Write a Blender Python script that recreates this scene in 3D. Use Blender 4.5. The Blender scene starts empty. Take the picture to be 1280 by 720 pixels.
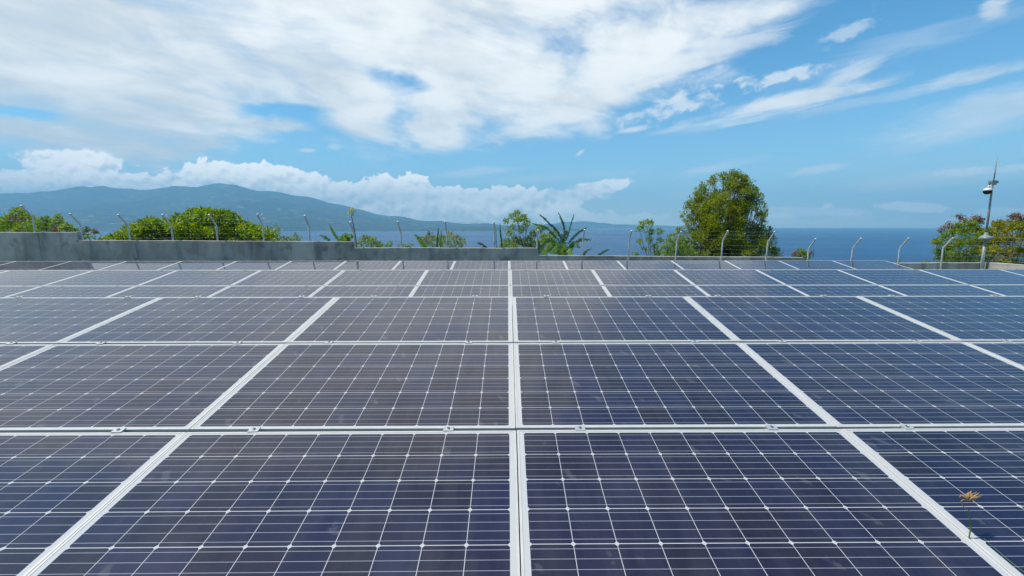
import bpy, bmesh, math, random
import numpy as np
from mathutils import Vector, Matrix

random.seed(7)
RNG = np.random.default_rng(7)
R = math.radians
C = bpy.context.scene.collection
scene = bpy.context.scene

# ------------------------------------------------------------------ camera, sky, sun, exposure
ZC = 1.75                      # eye height above the ground at the camera
F_PX = 538.0                   # focal length in pixels of a 1280 wide picture
PITCH, YAW = R(8.24), R(0.53)  # looking down, turned right of the panel seams
cam_d = bpy.data.cameras.new('camera')
cam_d.sensor_width = 36.0
cam_d.lens = F_PX / 1280.0 * 36.0
cam_d.clip_start = 0.05
cam_d.clip_end = 150000.0
cam = bpy.data.objects.new('camera', cam_d)
C.objects.link(cam)
cam.location = (0, 0, ZC)
cam.rotation_euler = (R(90) - PITCH, 0, -YAW)
scene.camera = cam

SUN_EL, SUN_AZ = R(62.0), R(-93.0)     # azimuth measured from +Y (ahead) towards +X
scene.view_settings.view_transform = 'Standard'
scene.view_settings.look = 'None'
scene.view_settings.gamma = 1.0
scene.view_settings.use_curve_mapping = False
scene.view_settings.exposure = 0.40

sun_d = bpy.data.lights.new('sun', 'SUN')
sun_d.energy = 3.9
sun_d.angle = R(0.53)
sun_d.color = (1.0, 0.945, 0.865)
sun = bpy.data.objects.new('sun', sun_d)
C.objects.link(sun)
sdir = Vector((math.sin(SUN_AZ) * math.cos(SUN_EL), math.cos(SUN_AZ) * math.cos(SUN_EL), math.sin(SUN_EL)))
sun.rotation_euler = (-sdir).to_track_quat('-Z', 'Y').to_euler()
sun.location = (0, 0, 60)

CAMM = cam.rotation_euler.to_matrix()


def ray(px, py):
    return CAMM @ Vector(((px - 640.0) / F_PX, (360.0 - py) / F_PX, -1.0))


def at(px, py, Y):
    d = ray(px, py)
    return Vector((0, 0, ZC)) + d * (Y / d.y)


def UV(px, py):
    d = ray(px, py)
    return d.x / d.y, d.z / d.y


def interp(pts, x):
    if x <= pts[0][0]:
        return pts[0][1]
    for (a, b), (c, d) in zip(pts, pts[1:]):
        if x <= c:
            return b + (d - b) * (x - a) / (c - a)
    return pts[-1][1]


# ------------------------------------------------------------------ node helper
class NT:
    def __init__(self, tree):
        self.t = tree

    def n(self, typ, **kw):
        nd = self.t.nodes.new(typ)
        for k, v in kw.items():
            setattr(nd, k, v)
        return nd

    def link(self, a, b):
        if hasattr(a, 'is_output'):
            self.t.links.new(a, b)
        else:
            b.default_value = a

    def m(self, op, a, b=0.0, c=0.0, clamp=False):
        nd = self.n('ShaderNodeMath', operation=op, use_clamp=clamp)
        self.link(a, nd.inputs[0])
        self.link(b, nd.inputs[1])
        self.link(c, nd.inputs[2])
        return nd.outputs[0]

    def smooth(self, v, lo, hi, a=0.0, b=1.0):
        nd = self.n('ShaderNodeMapRange', interpolation_type='SMOOTHSTEP')
        self.link(v, nd.inputs[0])
        for i, q in enumerate((lo, hi, a, b)):
            self.link(q, nd.inputs[i + 1])
        return nd.outputs[0]

    def lin(self, v, lo, hi, a=0.0, b=1.0):
        nd = self.n('ShaderNodeMapRange')
        self.link(v, nd.inputs[0])
        for i, q in enumerate((lo, hi, a, b)):
            self.link(q, nd.inputs[i + 1])
        return nd.outputs[0]

    def xyz(self, x, y, z):
        nd = self.n('ShaderNodeCombineXYZ')
        for i, q in enumerate((x, y, z)):
            self.link(q, nd.inputs[i])
        return nd.outputs[0]

    def noise(self, vec, scale, detail=4.0, rough=0.55, dist=0.0, dim='3D'):
        nd = self.n('ShaderNodeTexNoise', noise_dimensions=dim)
        if vec is not None:
            self.link(vec, nd.inputs['Vector'])
        nd.inputs['Scale'].default_value = scale
        nd.inputs['Detail'].default_value = detail
        nd.inputs['Roughness'].default_value = rough
        nd.inputs['Distortion'].default_value = dist
        return nd.outputs[0]

    def mix(self, f, a, b, blend='MIX'):
        nd = self.n('ShaderNodeMix', data_type='RGBA', blend_type=blend)
        self.link(f, nd.inputs[0])
        self.link(a if hasattr(a, 'is_output') else (*a, 1.0), nd.inputs[6])
        self.link(b if hasattr(b, 'is_output') else (*b, 1.0), nd.inputs[7])
        return nd.outputs[2]

    def curve(self, v, pts, x0, x1, y0, y1):
        """piecewise curve through pts (x, y)"""
        nd = self.n('ShaderNodeFloatCurve')
        cv = nd.mapping.curves[0]
        P = [((x - x0) / (x1 - x0), (y - y0) / (y1 - y0)) for x, y in pts]
        while len(cv.points) < len(P):
            cv.points.new(0.5, 0.5)
        for q, (x, y) in zip(cv.points, P):
            q.location = (x, y)
            q.handle_type = 'AUTO'
        nd.mapping.extend = 'HORIZONTAL'
        nd.mapping.update()
        self.link(self.lin(v, x0, x1), nd.inputs['Value'])
        return self.m('MULTIPLY_ADD', nd.outputs[0], y1 - y0, y0)


# ------------------------------------------------------------------ world: Nishita sky with clouds by direction
world = bpy.data.worlds.new('World')
scene.world = world
world.use_nodes = True
wt = world.node_tree
wt.nodes.clear()
w = NT(wt)
sky = w.n('ShaderNodeTexSky', sky_type='NISHITA')
sky.sun_disc = False
sky.sun_elevation = SUN_EL
sky.sun_rotation = SUN_AZ
sky.altitude = 100.0
sky.air_density = 1.0
sky.dust_density = 0.4
sky.ozone_density = 3.0
tc = w.n('ShaderNodeTexCoord')
sep = w.n('ShaderNodeSeparateXYZ')
w.link(tc.outputs['Generated'], sep.inputs[0])
dx, dy, dz = sep.outputs
yc = w.m('MAXIMUM', dy, 0.06)
U = w.m('DIVIDE', dx, yc)
V = w.m('DIVIDE', dz, yc)
zz = w.m('ADD', w.m('MAXIMUM', dz, 0.0), 0.14)
PXc = w.m('DIVIDE', dx, zz)
PYc = w.m('DIVIDE', dy, zz)
# streak coordinates on the cloud deck: stretched along a direction running ahead and to the left
ca, sa = math.cos(R(-24)), math.sin(R(-24))
sx = w.m('ADD', w.m('MULTIPLY', PXc, ca), w.m('MULTIPLY', PYc, sa))
sy = w.m('ADD', w.m('MULTIPLY', PXc, -sa), w.m('MULTIPLY', PYc, ca))
warp = w.noise(w.xyz(PXc, PYc, 0.3), 1.1, 3.0)
sxw = w.m('ADD', sx, w.m('MULTIPLY', w.m('SUBTRACT', warp, 0.5), 1.0))
n_streak = w.noise(w.xyz(w.m('MULTIPLY', sxw, 2.2), w.m('MULTIPLY', sy, 0.75), 1.7), 1.0, 9.0, 0.62)
n_puff = w.noise(w.xyz(PXc, PYc, 4.1), 2.6, 9.0, 0.58, 0.35)
n_fine = w.noise(w.xyz(w.m('MULTIPLY', U, 1.0), w.m('MULTIPLY', V, 2.2), 2.2), 9.0, 8.0, 0.6, 0.4)
def rotated(deg, a, b, off):
    c_, s_ = math.cos(R(deg)), math.sin(R(deg))
    p = w.m('ADD', w.m('MULTIPLY', U, c_), w.m('MULTIPLY', V, s_))
    q = w.m('SUBTRACT', w.m('MULTIPLY', V, c_), w.m('MULTIPLY', U, s_))
    return w.xyz(w.m('MULTIPLY', p, a), w.m('MULTIPLY', q, b), off)


n_wispy = w.noise(rotated(-11, 2.6, 13.0, 3.0), 1.0, 8.0, 0.62, 0.5)
n_wisp = w.noise(rotated(14, 3.6, 21.0, 6.0), 1.0, 8.0, 0.66, 0.6)
n_ripple = w.noise(rotated(14, 22.0, 34.0, 8.0), 1.0, 5.0, 0.6, 0.2)
sheet_n = w.m('ADD', w.m('MULTIPLY', n_streak, 0.42), w.m('ADD', w.m('MULTIPLY', n_puff, 0.26), w.m('MULTIPLY', n_fine, 0.32)))
sheet_c = w.m('SUBTRACT', sheet_n, 0.485)


def uvc(pts):
    return [UV(*p) for p in pts]


b1 = uvc([(-60, 180), (0, 188), (60, 200), (120, 212), (180, 216), (240, 204), (300, 188), (350, 172), (400, 174), (450, 190), (500, 192),
          (550, 190), (600, 180), (680, 176), (740, 166), (800, 142), (860, 124), (930, 96), (985, 55), (1020, 20), (1080, -40), (1200, -110), (1340, -160)])
B1 = w.curve(U, b1, -1.6, 1.6, -0.1, 1.2)
dsh = w.m('SUBTRACT', V, B1)


def gauss(px, py, rx, ry, rot=0.0):
    """1 at the middle of an ellipse of sky, falling to 0 (pixels of the photograph give only its direction and size)"""
    u0, v0 = UV(px, py)
    c, s = math.cos(R(rot)), math.sin(R(rot))
    du = w.m('SUBTRACT', U, u0)
    dv = w.m('SUBTRACT', V, v0)
    a = w.m('DIVIDE', w.m('ADD', w.m('MULTIPLY', du, c), w.m('MULTIPLY', dv, s)), rx / F_PX)
    b = w.m('DIVIDE', w.m('SUBTRACT', w.m('MULTIPLY', dv, c), w.m('MULTIPLY', du, s)), ry / F_PX)
    q = w.m('ADD', w.m('MULTIPLY', a, a), w.m('MULTIPLY', b, b))
    return w.m('EXPONENT', w.m('MULTIPLY', q, -1.0))


def total(lst):
    o = lst[0]
    for q in lst[1:]:
        o = w.m('ADD', o, q)
    return o


holes = total([w.m('MULTIPLY', gauss(*g[:5]), g[5]) for g in [
    (500, 98, 62, 16, -12, 0.19), (355, 138, 60, 10, -5, 0.15), (20, 139, 62, 8, -6, 0.20), (395, 150, 40, 8, -20, 0.10), (150, 100, 190, 16, -14, 0.075),
    (715, 70, 42, 34, 10, 0.10), (505, 140, 30, 24, -25, 0.12), (790, 20, 120, 24, 8, 0.10), (900, 60, 120, 22, 14, 0.12),
    (250, 40, 200, 14, -16, 0.04)]])
top_fade = w.m('ADD', w.smooth(V, 0.88, 1.45, 0.0, 0.17), w.m('MULTIPLY', w.smooth(V, 0.42, 0.75), w.smooth(U, 0.10, 0.75, 0.0, 0.10)))                       # the deck thins out overhead
right_thin = w.smooth(U, 0.05, 0.75, 0.0, 0.055)
cov = w.m('SUBTRACT', w.m('SUBTRACT', w.m('ADD', w.m('MINIMUM', w.m('MULTIPLY', dsh, 1.5), 0.15), w.m('MULTIPLY', sheet_c, 0.50)), holes), w.m('ADD', top_fade, right_thin))
thin = w.m('ADD', w.m('MULTIPLY', n_streak, 0.5), w.m('MULTIPLY', n_wispy, 0.5))
a_sheet = w.m('MULTIPLY', w.smooth(cov, -0.035, w.m('ADD', w.m('MULTIPLY', w.smooth(V, 0.41, 0.72), w.smooth(U, -0.1, 0.5, 0.0, 0.50)), 0.085)), w.smooth(w.m('ADD', thin, w.m('MULTIPLY', cov, 0.35)), 0.36, 0.58, 0.58, 0.99))

# separate streaks and patches
def patch(px, py, rx, ry, rot, strength, amp=1.6, lo=0.42, hi=1.05, nz=None):
    g = gauss(px, py, rx, ry, rot)
    e = w.m('ADD', g, w.m('MULTIPLY', w.m('SUBTRACT', nz or n_fine, 0.5), amp))
    return w.m('MULTIPLY', w.m('MULTIPLY', w.smooth(e, lo, hi), w.smooth(g, 0.03, 0.35)), strength)


patches = [
    patch(1000, 124, 165, 14, 12, 0.85, 1.7, nz=n_wisp), patch(1065, 92, 66, 13, 24, 0.75, 1.7, nz=n_wisp), patch(1225, 92, 130, 12, 13, 0.50, 1.7, nz=n_wisp),
    patch(850, 132, 75, 16, 14, 0.65, 2.6, nz=n_ripple), patch(975, 96, 70, 11, 12, 0.65, 2.8, nz=n_ripple), patch(790, 162, 34, 6, 10, 0.85, 1.6, nz=n_wisp),
    patch(1060, 38, 46, 13, 25, 0.40, 2.4, nz=n_ripple), patch(905, 152, 110, 7, 9, 0.35, 2.0, nz=n_wisp),
    patch(1215, 150, 170, 40, 12, 0.55, 1.5, nz=n_wisp), patch(1240, 10, 26, 20, 30, 0.65, 1.6, nz=n_wisp), patch(1120, 118, 180, 10, 12, 0.30, 2.0, nz=n_wisp),
    patch(1022, 212, 54, 8, 9, 0.70, 1.7, nz=n_wisp), patch(900, 207, 85, 10, 11, 0.55, 1.7, nz=n_wisp), patch(725, 191, 10, 3, 35, 0.7, 0.8),
    patch(1180, 222, 190, 16, 6, 0.42, 1.7, nz=n_wisp), patch(385, 188, 16, 4, 0, 0.7, 1.2), patch(418, 184, 16, 6, 0, 0.6, 1.2),
    patch(600, 215, 70, 7, 5, 0.35, 1.7, nz=n_wisp), patch(700, 222, 130, 8, 4, 0.30, 1.7, nz=n_wisp), patch(880, 242, 70, 7, 3, 0.40, 1.5, nz=n_wisp),
    patch(800, 92, 120, 34, 20, 0.80, 1.3, nz=n_wisp), patch(900, 62, 110, 20, 16, 0.70, 1.7, nz=n_wisp), patch(900, 20, 190, 24, 10, 0.35, 1.5, nz=n_wisp),
    patch(330, 156, 70, 13, -4, 0.92, 1.5, nz=n_fine), patch(440, 158, 62, 18, -14, 0.88, 1.5, nz=n_wispy), patch(110, 172, 150, 22, -7, 0.92, 1.1, nz=n_wispy),
    patch(545, 165, 60, 16, -18, 0.85, 1.4, nz=n_fine), patch(250, 182, 60, 10, 4, 0.8, 1.5, nz=n_fine),
    patch(690, 150, 110, 14, 16, 0.70, 1.5, nz=n_wisp), patch(1150, 50, 190, 22, 16, 0.22, 1.8, nz=n_wisp),
]
a_p = patches[0]
for q in patches[1:]:
    a_p = w.m('SUBTRACT', 1.0, w.m('MULTIPLY', w.m('SUBTRACT', 1.0, a_p), w.m('SUBTRACT', 1.0, q)))

# cumulus bank along the mountain, towering lumps from two noises
def billow(ou, ov):
    p = w.xyz(w.m('ADD', U, ou), w.m('MULTIPLY', w.m('ADD', V, ov), 1.25), 7.0)
    n1 = w.noise(p, 7.0, 7.0, 0.60)
    n2 = w.m('ABSOLUTE', w.m('SUBTRACT', w.noise(p, 22.0, 3.0, 0.5), 0.5))      # rounded heads
    return w.m('SUBTRACT', w.m('ADD', n1, 0.06), w.m('MULTIPLY', n2, 0.55))


lump = billow(0.0, 0.0)
lump_s = billow(-0.006, 0.012)       # the same towers sampled towards the sun: their difference is the relief
lumpb = w.noise(w.xyz(U, V, 9.0), 5.0, 2.0, 0.5)
ctop = uvc([(x_, y_ - 1) for x_, y_ in [(-60, 216), (0, 216), (40, 212), (90, 214), (130, 218), (180, 215), (230, 210), (270, 206), (318, 200), (350, 207), (400, 221),
            (440, 229), (480, 222), (520, 228), (560, 236), (600, 240), (645, 237), (690, 247), (740, 258), (800, 268), (900, 272), (1340, 276)]])
CT = w.curve(U, ctop, -1.6, 1.6, -0.1, 0.5)
dcu = w.m('ADD', w.m('SUBTRACT', CT, V), w.m('ADD', w.m('MULTIPLY', w.m('SUBTRACT', lump, 0.47), 0.13), w.m('MULTIPLY', w.m('SUBTRACT', lumpb, 0.5), 0.020)))
low_fade = w.smooth(V, *[w.m('ADD', q, 0.0) for q in (UV(640, 283)[1], UV(640, 262)[1])], 0.45, 1.0)
a_cu = w.m('MULTIPLY', w.m('MULTIPLY', w.smooth(dcu, 0.0, 0.005), low_fade), w.smooth(U, UV(640, 240)[0], UV(830, 240)[0], 0.97, 0.30))


def puff_cloud(px, py, rx, ry, rot, strength):
    g = gauss(px, py, rx, ry, rot)
    e = w.m('ADD', g, w.m('MULTIPLY', w.m('SUBTRACT', lump, 0.5), 1.3))
    return w.m('MULTIPLY', w.m('MULTIPLY', w.smooth(e, 0.40, 0.62), w.smooth(g, 0.05, 0.3)), strength), g


pc = [puff_cloud(75, 203, 78, 17, -5, 0.9), puff_cloud(20, 222, 60, 13, 0, 0.85), puff_cloud(745, 235, 52, 10, 8, 0.85), puff_cloud(690, 250, 80, 14, 4, 0.8),
      puff_cloud(1145, 259, 52, 8, -3, 0.85), puff_cloud(1035, 257, 8, 4, 0, 0.7), puff_cloud(1255, 265, 40, 6, 0, 0.6), puff_cloud(1000, 265, 90, 7, 0, 0.35),
      puff_cloud(1220, 214, 60, 6, 4, 0.25)]
a_c = a_cu
for q, g in pc:
    a_c = w.m('SUBTRACT', 1.0, w.m('MULTIPLY', w.m('SUBTRACT', 1.0, a_c), w.m('SUBTRACT', 1.0, q)))
bank_shade = w.m('ADD', w.smooth(dcu, 0.0, 0.095, 0.95, 0.22), w.m('ADD', w.m('MULTIPLY', w.m('SUBTRACT', lump, 0.5), 1.0), w.m('MULTIPLY', w.m('SUBTRACT', lump, lump_s), 4.5)), clamp=True)

above = w.smooth(dz, -0.002, 0.004)
a_hi = w.m('MULTIPLY', w.m('SUBTRACT', 1.0, w.m('MULTIPLY', w.m('SUBTRACT', 1.0, a_sheet), w.m('SUBTRACT', 1.0, a_p))), above)
CS = 10.0     # the background strength is 0.1, so cloud radiance is ten times the wanted value
hi_tone = w.smooth(w.m('ADD', w.m('MULTIPLY', n_puff, 0.55), w.m('ADD', w.m('MULTIPLY', n_streak, 0.25), w.m('ADD', w.m('MULTIPLY', n_wispy, 0.3), w.smooth(U, -1.3, 0.3, -0.12, 0.00)))), 0.36, 0.62)
c_hi = w.mix(hi_tone, tuple(CS * q for q in (0.60, 0.635, 0.645)), tuple(CS * q for q in (0.86, 0.865, 0.84)))
c_lo = w.mix(bank_shade, tuple(CS * q for q in (0.60, 0.69, 0.71)), tuple(CS * q for q in (1.28, 1.24, 1.15)))
# the clear sky of the photograph is a saturated azure
hs = w.n('ShaderNodeHueSaturation')
hs.inputs['Hue'].default_value = 0.487
hs.inputs['Saturation'].default_value = 1.18
hs.inputs['Value'].default_value = 1.0
w.link(sky.outputs[0], hs.inputs['Color'])
azure = w.mix(1.0, hs.outputs[0], (0.64, 1.10, 1.26), 'MULTIPLY')
azure = w.mix(w.m('MULTIPLY', w.m('EXPONENT', w.m('MULTIPLY', w.m('MAXIMUM', dz, 0.0), -10.0)), 0.80), azure, tuple(CS * q for q in (0.68, 0.81, 0.83)))
col = w.mix(w.m('MULTIPLY', a_hi, 0.97), azure, c_hi)
col = w.mix(w.m('MULTIPLY', a_c, above), col, c_lo)
bg = w.n('ShaderNodeBackground')
bg.inputs['Strength'].default_value = 0.1
w.link(col, bg.inputs['Color'])
wo = w.n('ShaderNodeOutputWorld')
w.link(bg.outputs[0], wo.inputs['Surface'])
world.cycles.sampling_method = 'MANUAL'
world.cycles.sample_map_resolution = 512
scene.cycles.max_bounces = 6
scene.cycles.transparent_max_bounces = 6
scene.cycles.sample_clamp_indirect = 6.0


# ------------------------------------------------------------------ mesh helpers
class MB:
    """collects shapes that belong to ONE mesh"""
    def __init__(self):
        self.v, self.f, self.mi = [], [], []

    def add(self, vs, fs, mat=0):
        o = len(self.v)
        self.v += [tuple(q) for q in vs]
        self.f += [tuple(i + o for i in q) for q in fs]
        self.mi += [mat] * len(fs)

    def box(self, x0, x1, y0, y1, z0, z1, M=None, mat=0):
        vs = [Vector((x, y, z)) for z in (z0, z1) for y in (y0, y1) for x in (x0, x1)]
        if M is not None:
            vs = [M @ q for q in vs]
        self.add(vs, [(0, 2, 3, 1), (4, 5, 7, 6), (0, 1, 5, 4), (2, 6, 7, 3), (0, 4, 6, 2), (1, 3, 7, 5)], mat)

    def tube(self, pts, rad, n=8, cap=True, mat=0):
        pts = [Vector(p) for p in pts]
        rads = rad if isinstance(rad, (list, tuple)) else [rad] * len(pts)
        vs, up = [], None
        for i, p in enumerate(pts):
            t = (pts[min(i + 1, len(pts) - 1)] - pts[max(i - 1, 0)]).normalized()
            if up is None:
                up = t.orthogonal().normalized()
            up = (up - t * up.dot(t)).normalized()
            s = t.cross(up)
            for k in range(n):
                a = 2 * math.pi * k / n
                vs.append(p + (up * math.cos(a) + s * math.sin(a)) * rads[i])
        fs = []
        for i in range(len(pts) - 1):
            for k in range(n):
                a, b = i * n + k, i * n + (k + 1) % n
                fs.append((a, b, b + n, a + n))
        if cap:
            fs.append(tuple(range(n))[::-1])
            fs.append(tuple((len(pts) - 1) * n + k for k in range(n)))
        self.add(vs, fs, mat)

    def lathe(self, prof, center, n=20, mat=0, axis=None):
        c = Vector(center)
        q = Matrix.Identity(3) if axis is None else Vector((0, 0, 1)).rotation_difference(Vector(axis)).to_matrix()
        vs = []
        for r, z in prof:
            for k in range(n):
                a = 2 * math.pi * k / n
                vs.append(c + q @ Vector((r * math.cos(a), r * math.sin(a), z)))
        fs = []
        for i in range(len(prof) - 1):
            for k in range(n):
                a, b = i * n + k, i * n + (k + 1) % n
                fs.append((a, b, b + n, a + n))
        self.add(vs, fs, mat)

    def build(self, name, mats, parent=None, smooth=False, origin=None):
        me = bpy.data.meshes.new(name)
        vs = self.v
        if origin is not None:
            o = Vector(origin)
            vs = [tuple(Vector(q) - o) for q in vs]
        me.from_pydata(vs, [], self.f)
        if not isinstance(mats, (list, tuple)):
            mats = [mats]
        for q in mats:
            me.materials.append(q)
        if len(mats) > 1:
            me.polygons.foreach_set('material_index', self.mi)
        if smooth:
            me.polygons.foreach_set('use_smooth', [True] * len(me.polygons))
        me.update()
        ob = bpy.data.objects.new(name, me)
        C.objects.link(ob)
        if origin is not None:
            ob.location = origin
        if parent is not None:
            ob.parent = parent
        return ob


def tag(o, label=None, cat=None, group=None, kind=None):
    for k, v in (('label', label), ('category', cat), ('group', group), ('kind', kind)):
        if v:
            o[k] = v
    return o


def empty(name, loc, label, cat, group=None):
    o = bpy.data.objects.new(name, None)
    o.empty_display_size = 0.2
    C.objects.link(o)
    o.location = loc
    return tag(o, label, cat, group)


# ------------------------------------------------------------------ materials
def mat(name):
    m = bpy.data.materials.new(name)
    m.use_nodes = True
    t = NT(m.node_tree)
    return m, t, m.node_tree.nodes['Principled BSDF']


def simple(name, col, rough=0.5, metal=0.0, var=0.15, scale=6.0, bump=0.0, spec=0.5):
    m, t, b = mat(name)
    tcn = t.n('ShaderNodeTexCoord')
    nz = t.noise(tcn.outputs['Object'], scale, 6.0, 0.6)
    c = t.mix(t.smooth(nz, 0.3, 0.7), tuple(q * (1 - var) for q in col), tuple(min(1, q * (1 + var)) for q in col))
    t.link(c, b.inputs['Base Color'])
    b.inputs['Roughness'].default_value = rough
    b.inputs['Metallic'].default_value = metal
    b.inputs['Specular IOR Level'].default_value = spec
    if bump:
        bp = t.n('ShaderNodeBump')
        bp.inputs['Strength'].default_value = bump
        bp.inputs['Distance'].default_value = 0.02
        t.link(nz, bp.inputs['Height'])
        t.link(bp.outputs[0], b.inputs['Normal'])
    return m


PANEL_L, PANEL_W, CELL = 1.650, 0.992, 0.1585


def make_cell_material():
    m, t, b = mat('solar_cells_under_glass')
    tcn = t.n('ShaderNodeTexCoord')
    s = t.n('ShaderNodeSeparateXYZ')
    t.link(tcn.outputs['Object'], s.inputs[0])
    x, y = s.outputs[0], s.outputs[1]
    info = t.n('ShaderNodeObjectInfo')
    rnd = info.outputs['Random']
    cx = t.m('DIVIDE', t.m('ADD', x, 5 * CELL), CELL)
    cy = t.m('DIVIDE', t.m('ADD', y, 3 * CELL), CELL)
    fx, fy = t.m('FRACT', cx), t.m('FRACT', cy)
    # metres to the nearest cell border
    ex = t.m('MULTIPLY', t.m('MINIMUM', fx, t.m('SUBTRACT', 1.0, fx)), CELL)
    ey = t.m('MULTIPLY', t.m('MINIMUM', fy, t.m('SUBTRACT', 1.0, fy)), CELL)
    gap = t.m('MAXIMUM', t.m('LESS_THAN', ex, 0.00125), t.m('LESS_THAN', ey, 0.00155))
    diam = t.m('LESS_THAN', t.m('ADD', ex, ey), 0.0105)
    out = t.m('MAXIMUM', t.m('GREATER_THAN', t.m('ABSOLUTE', x), 5 * CELL - 0.0012), t.m('GREATER_THAN', t.m('ABSOLUTE', y), 3 * CELL - 0.0012))
    white = t.m('MAXIMUM', t.m('MAXIMUM', gap, diam), out)
    # four busbars along the long side of each cell
    fb = t.m('FRACT', t.m('MULTIPLY', fy, 4.0))
    bus = t.m('LESS_THAN', t.m('ABSOLUTE', t.m('SUBTRACT', fb, 0.5)), 0.5 * 0.0017 / (CELL / 4))
    bus = t.m('MULTIPLY', bus, t.m('SUBTRACT', 1.0, white))
    # each cell has a slightly different blue
    wn = t.n('ShaderNodeTexWhiteNoise', noise_dimensions='3D')
    t.link(t.xyz(t.m('FLOOR', cx), t.m('FLOOR', cy), t.m('MULTIPLY', rnd, 91.0)), wn.inputs['Vector'])
    geo = t.n('ShaderNodeNewGeometry')
    cloudy = t.noise(t.xyz(x, y, t.m('MULTIPLY', rnd, 40.0)), 2.3, 3.0)
    tone = t.m('ADD', t.m('MULTIPLY', wn.outputs[0], 0.6), t.m('MULTIPLY', cloudy, 0.5))
    cell = t.mix(t.smooth(tone, 0.15, 0.95), (0.012, 0.009, 0.018), (0.012, 0.012, 0.040))
    cell = t.mix(t.m('MULTIPLY', t.smooth(rnd, 0.55, 1.0), 0.5), cell, (0.020, 0.016, 0.030))
    c = t.mix(bus, cell, (0.33, 0.33, 0.38))
    c = t.mix(white, c, (0.48, 0.47, 0.45))
    # dust film, dried water marks and a few specks on the glass
    dust = t.noise(geo.outputs['Position'], 1.4, 6.0, 0.65)
    streak = t.noise(t.xyz(t.m('MULTIPLY', x, 9.0), t.m('MULTIPLY', y, 1.6), t.m('MULTIPLY', rnd, 30.0)), 1.6, 5.0, 0.6)
    film = t.m('MULTIPLY', t.smooth(t.m('ADD', t.m('MULTIPLY', dust, 0.6), t.m('MULTIPLY', streak, 0.4)), 0.38, 0.70), 0.045)
    spk = t.n('ShaderNodeTexVoronoi')
    t.link(t.xyz(t.m('ADD', x, t.m('MULTIPLY', y, 0.45)), t.m('MULTIPLY', y, 0.55), t.m('MULTIPLY', rnd, 17.0)), spk.inputs['Vector'])
    spk.inputs['Scale'].default_value = 9.0
    sp2 = t.noise(t.xyz(x, y, t.m('MULTIPLY', rnd, 23.0)), 30.0, 3.0, 0.6)
    blot = t.m('MULTIPLY', t.smooth(t.m('ADD', spk.outputs['Distance'], t.m('MULTIPLY', sp2, 0.55)), 0.50, 0.36), t.m('GREATER_THAN', spk.outputs['Color'], 0.60))
    film = t.m('ADD', film, t.m('MULTIPLY', blot, 0.075))
    edge = t.smooth(t.m('ADD', y, t.m('MULTIPLY', dust, 0.02)), -0.44, -0.49)     # dirt line along the lower frame edge
    film = t.m('ADD', film, t.m('MULTIPLY', edge, 0.10))
    c = t.mix(film, c, (0.46, 0.46, 0.44))
    t.link(c, b.inputs['Base Color'])
    b.inputs['Roughness'].default_value = 0.55
    b.inputs['Specular IOR Level'].default_value = 0.12
    b.inputs['Coat Weight'].default_value = 1.0
    b.inputs['Coat IOR'].default_value = 1.45
    t.link(t.m('MULTIPLY_ADD', film, 0.9, 0.035), b.inputs['Coat Roughness'])
    return m


M_CELL = make_cell_material()
M_FRAME = simple('anodised_aluminium', (0.58, 0.55, 0.50), 0.40, 0.15, 0.06, 14.0)
M_CLAMP = simple('clamp_aluminium', (0.52, 0.53, 0.52), 0.42, 0.4, 0.08, 30.0)
M_BOLT = simple('steel_bolt', (0.22, 0.22, 0.21), 0.4, 0.8, 0.1, 60.0)
M_GALV = simple('galvanised_steel', (0.56, 0.57, 0.56), 0.42, 0.25, 0.25, 9.0)
M_WIRE = simple('barbed_wire_steel', (0.42, 0.43, 0.43), 0.45, 0.5, 0.15, 5.0)
M_WHITEP = simple('white_plastic', (0.62, 0.63, 0.62), 0.35, 0.0, 0.05, 20.0)
M_GREYP = simple('grey_enamel', (0.20, 0.245, 0.23), 0.4, 0.0, 0.12, 12.0)
M_BLACKG = simple('smoked_dome', (0.012, 0.012, 0.014), 0.08, 0.0, 0.1, 4.0)
M_BARK = simple('bark', (0.085, 0.07, 0.052), 0.9, 0.0, 0.35, 8.0, 0.5)
M_DRY = simple('dry_grass', (0.34, 0.20, 0.075), 0.7, 0.0, 0.25, 60.0)
M_STEM = simple('green_stem', (0.09, 0.20, 0.03), 0.6, 0.0, 0.25, 30.0)


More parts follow.
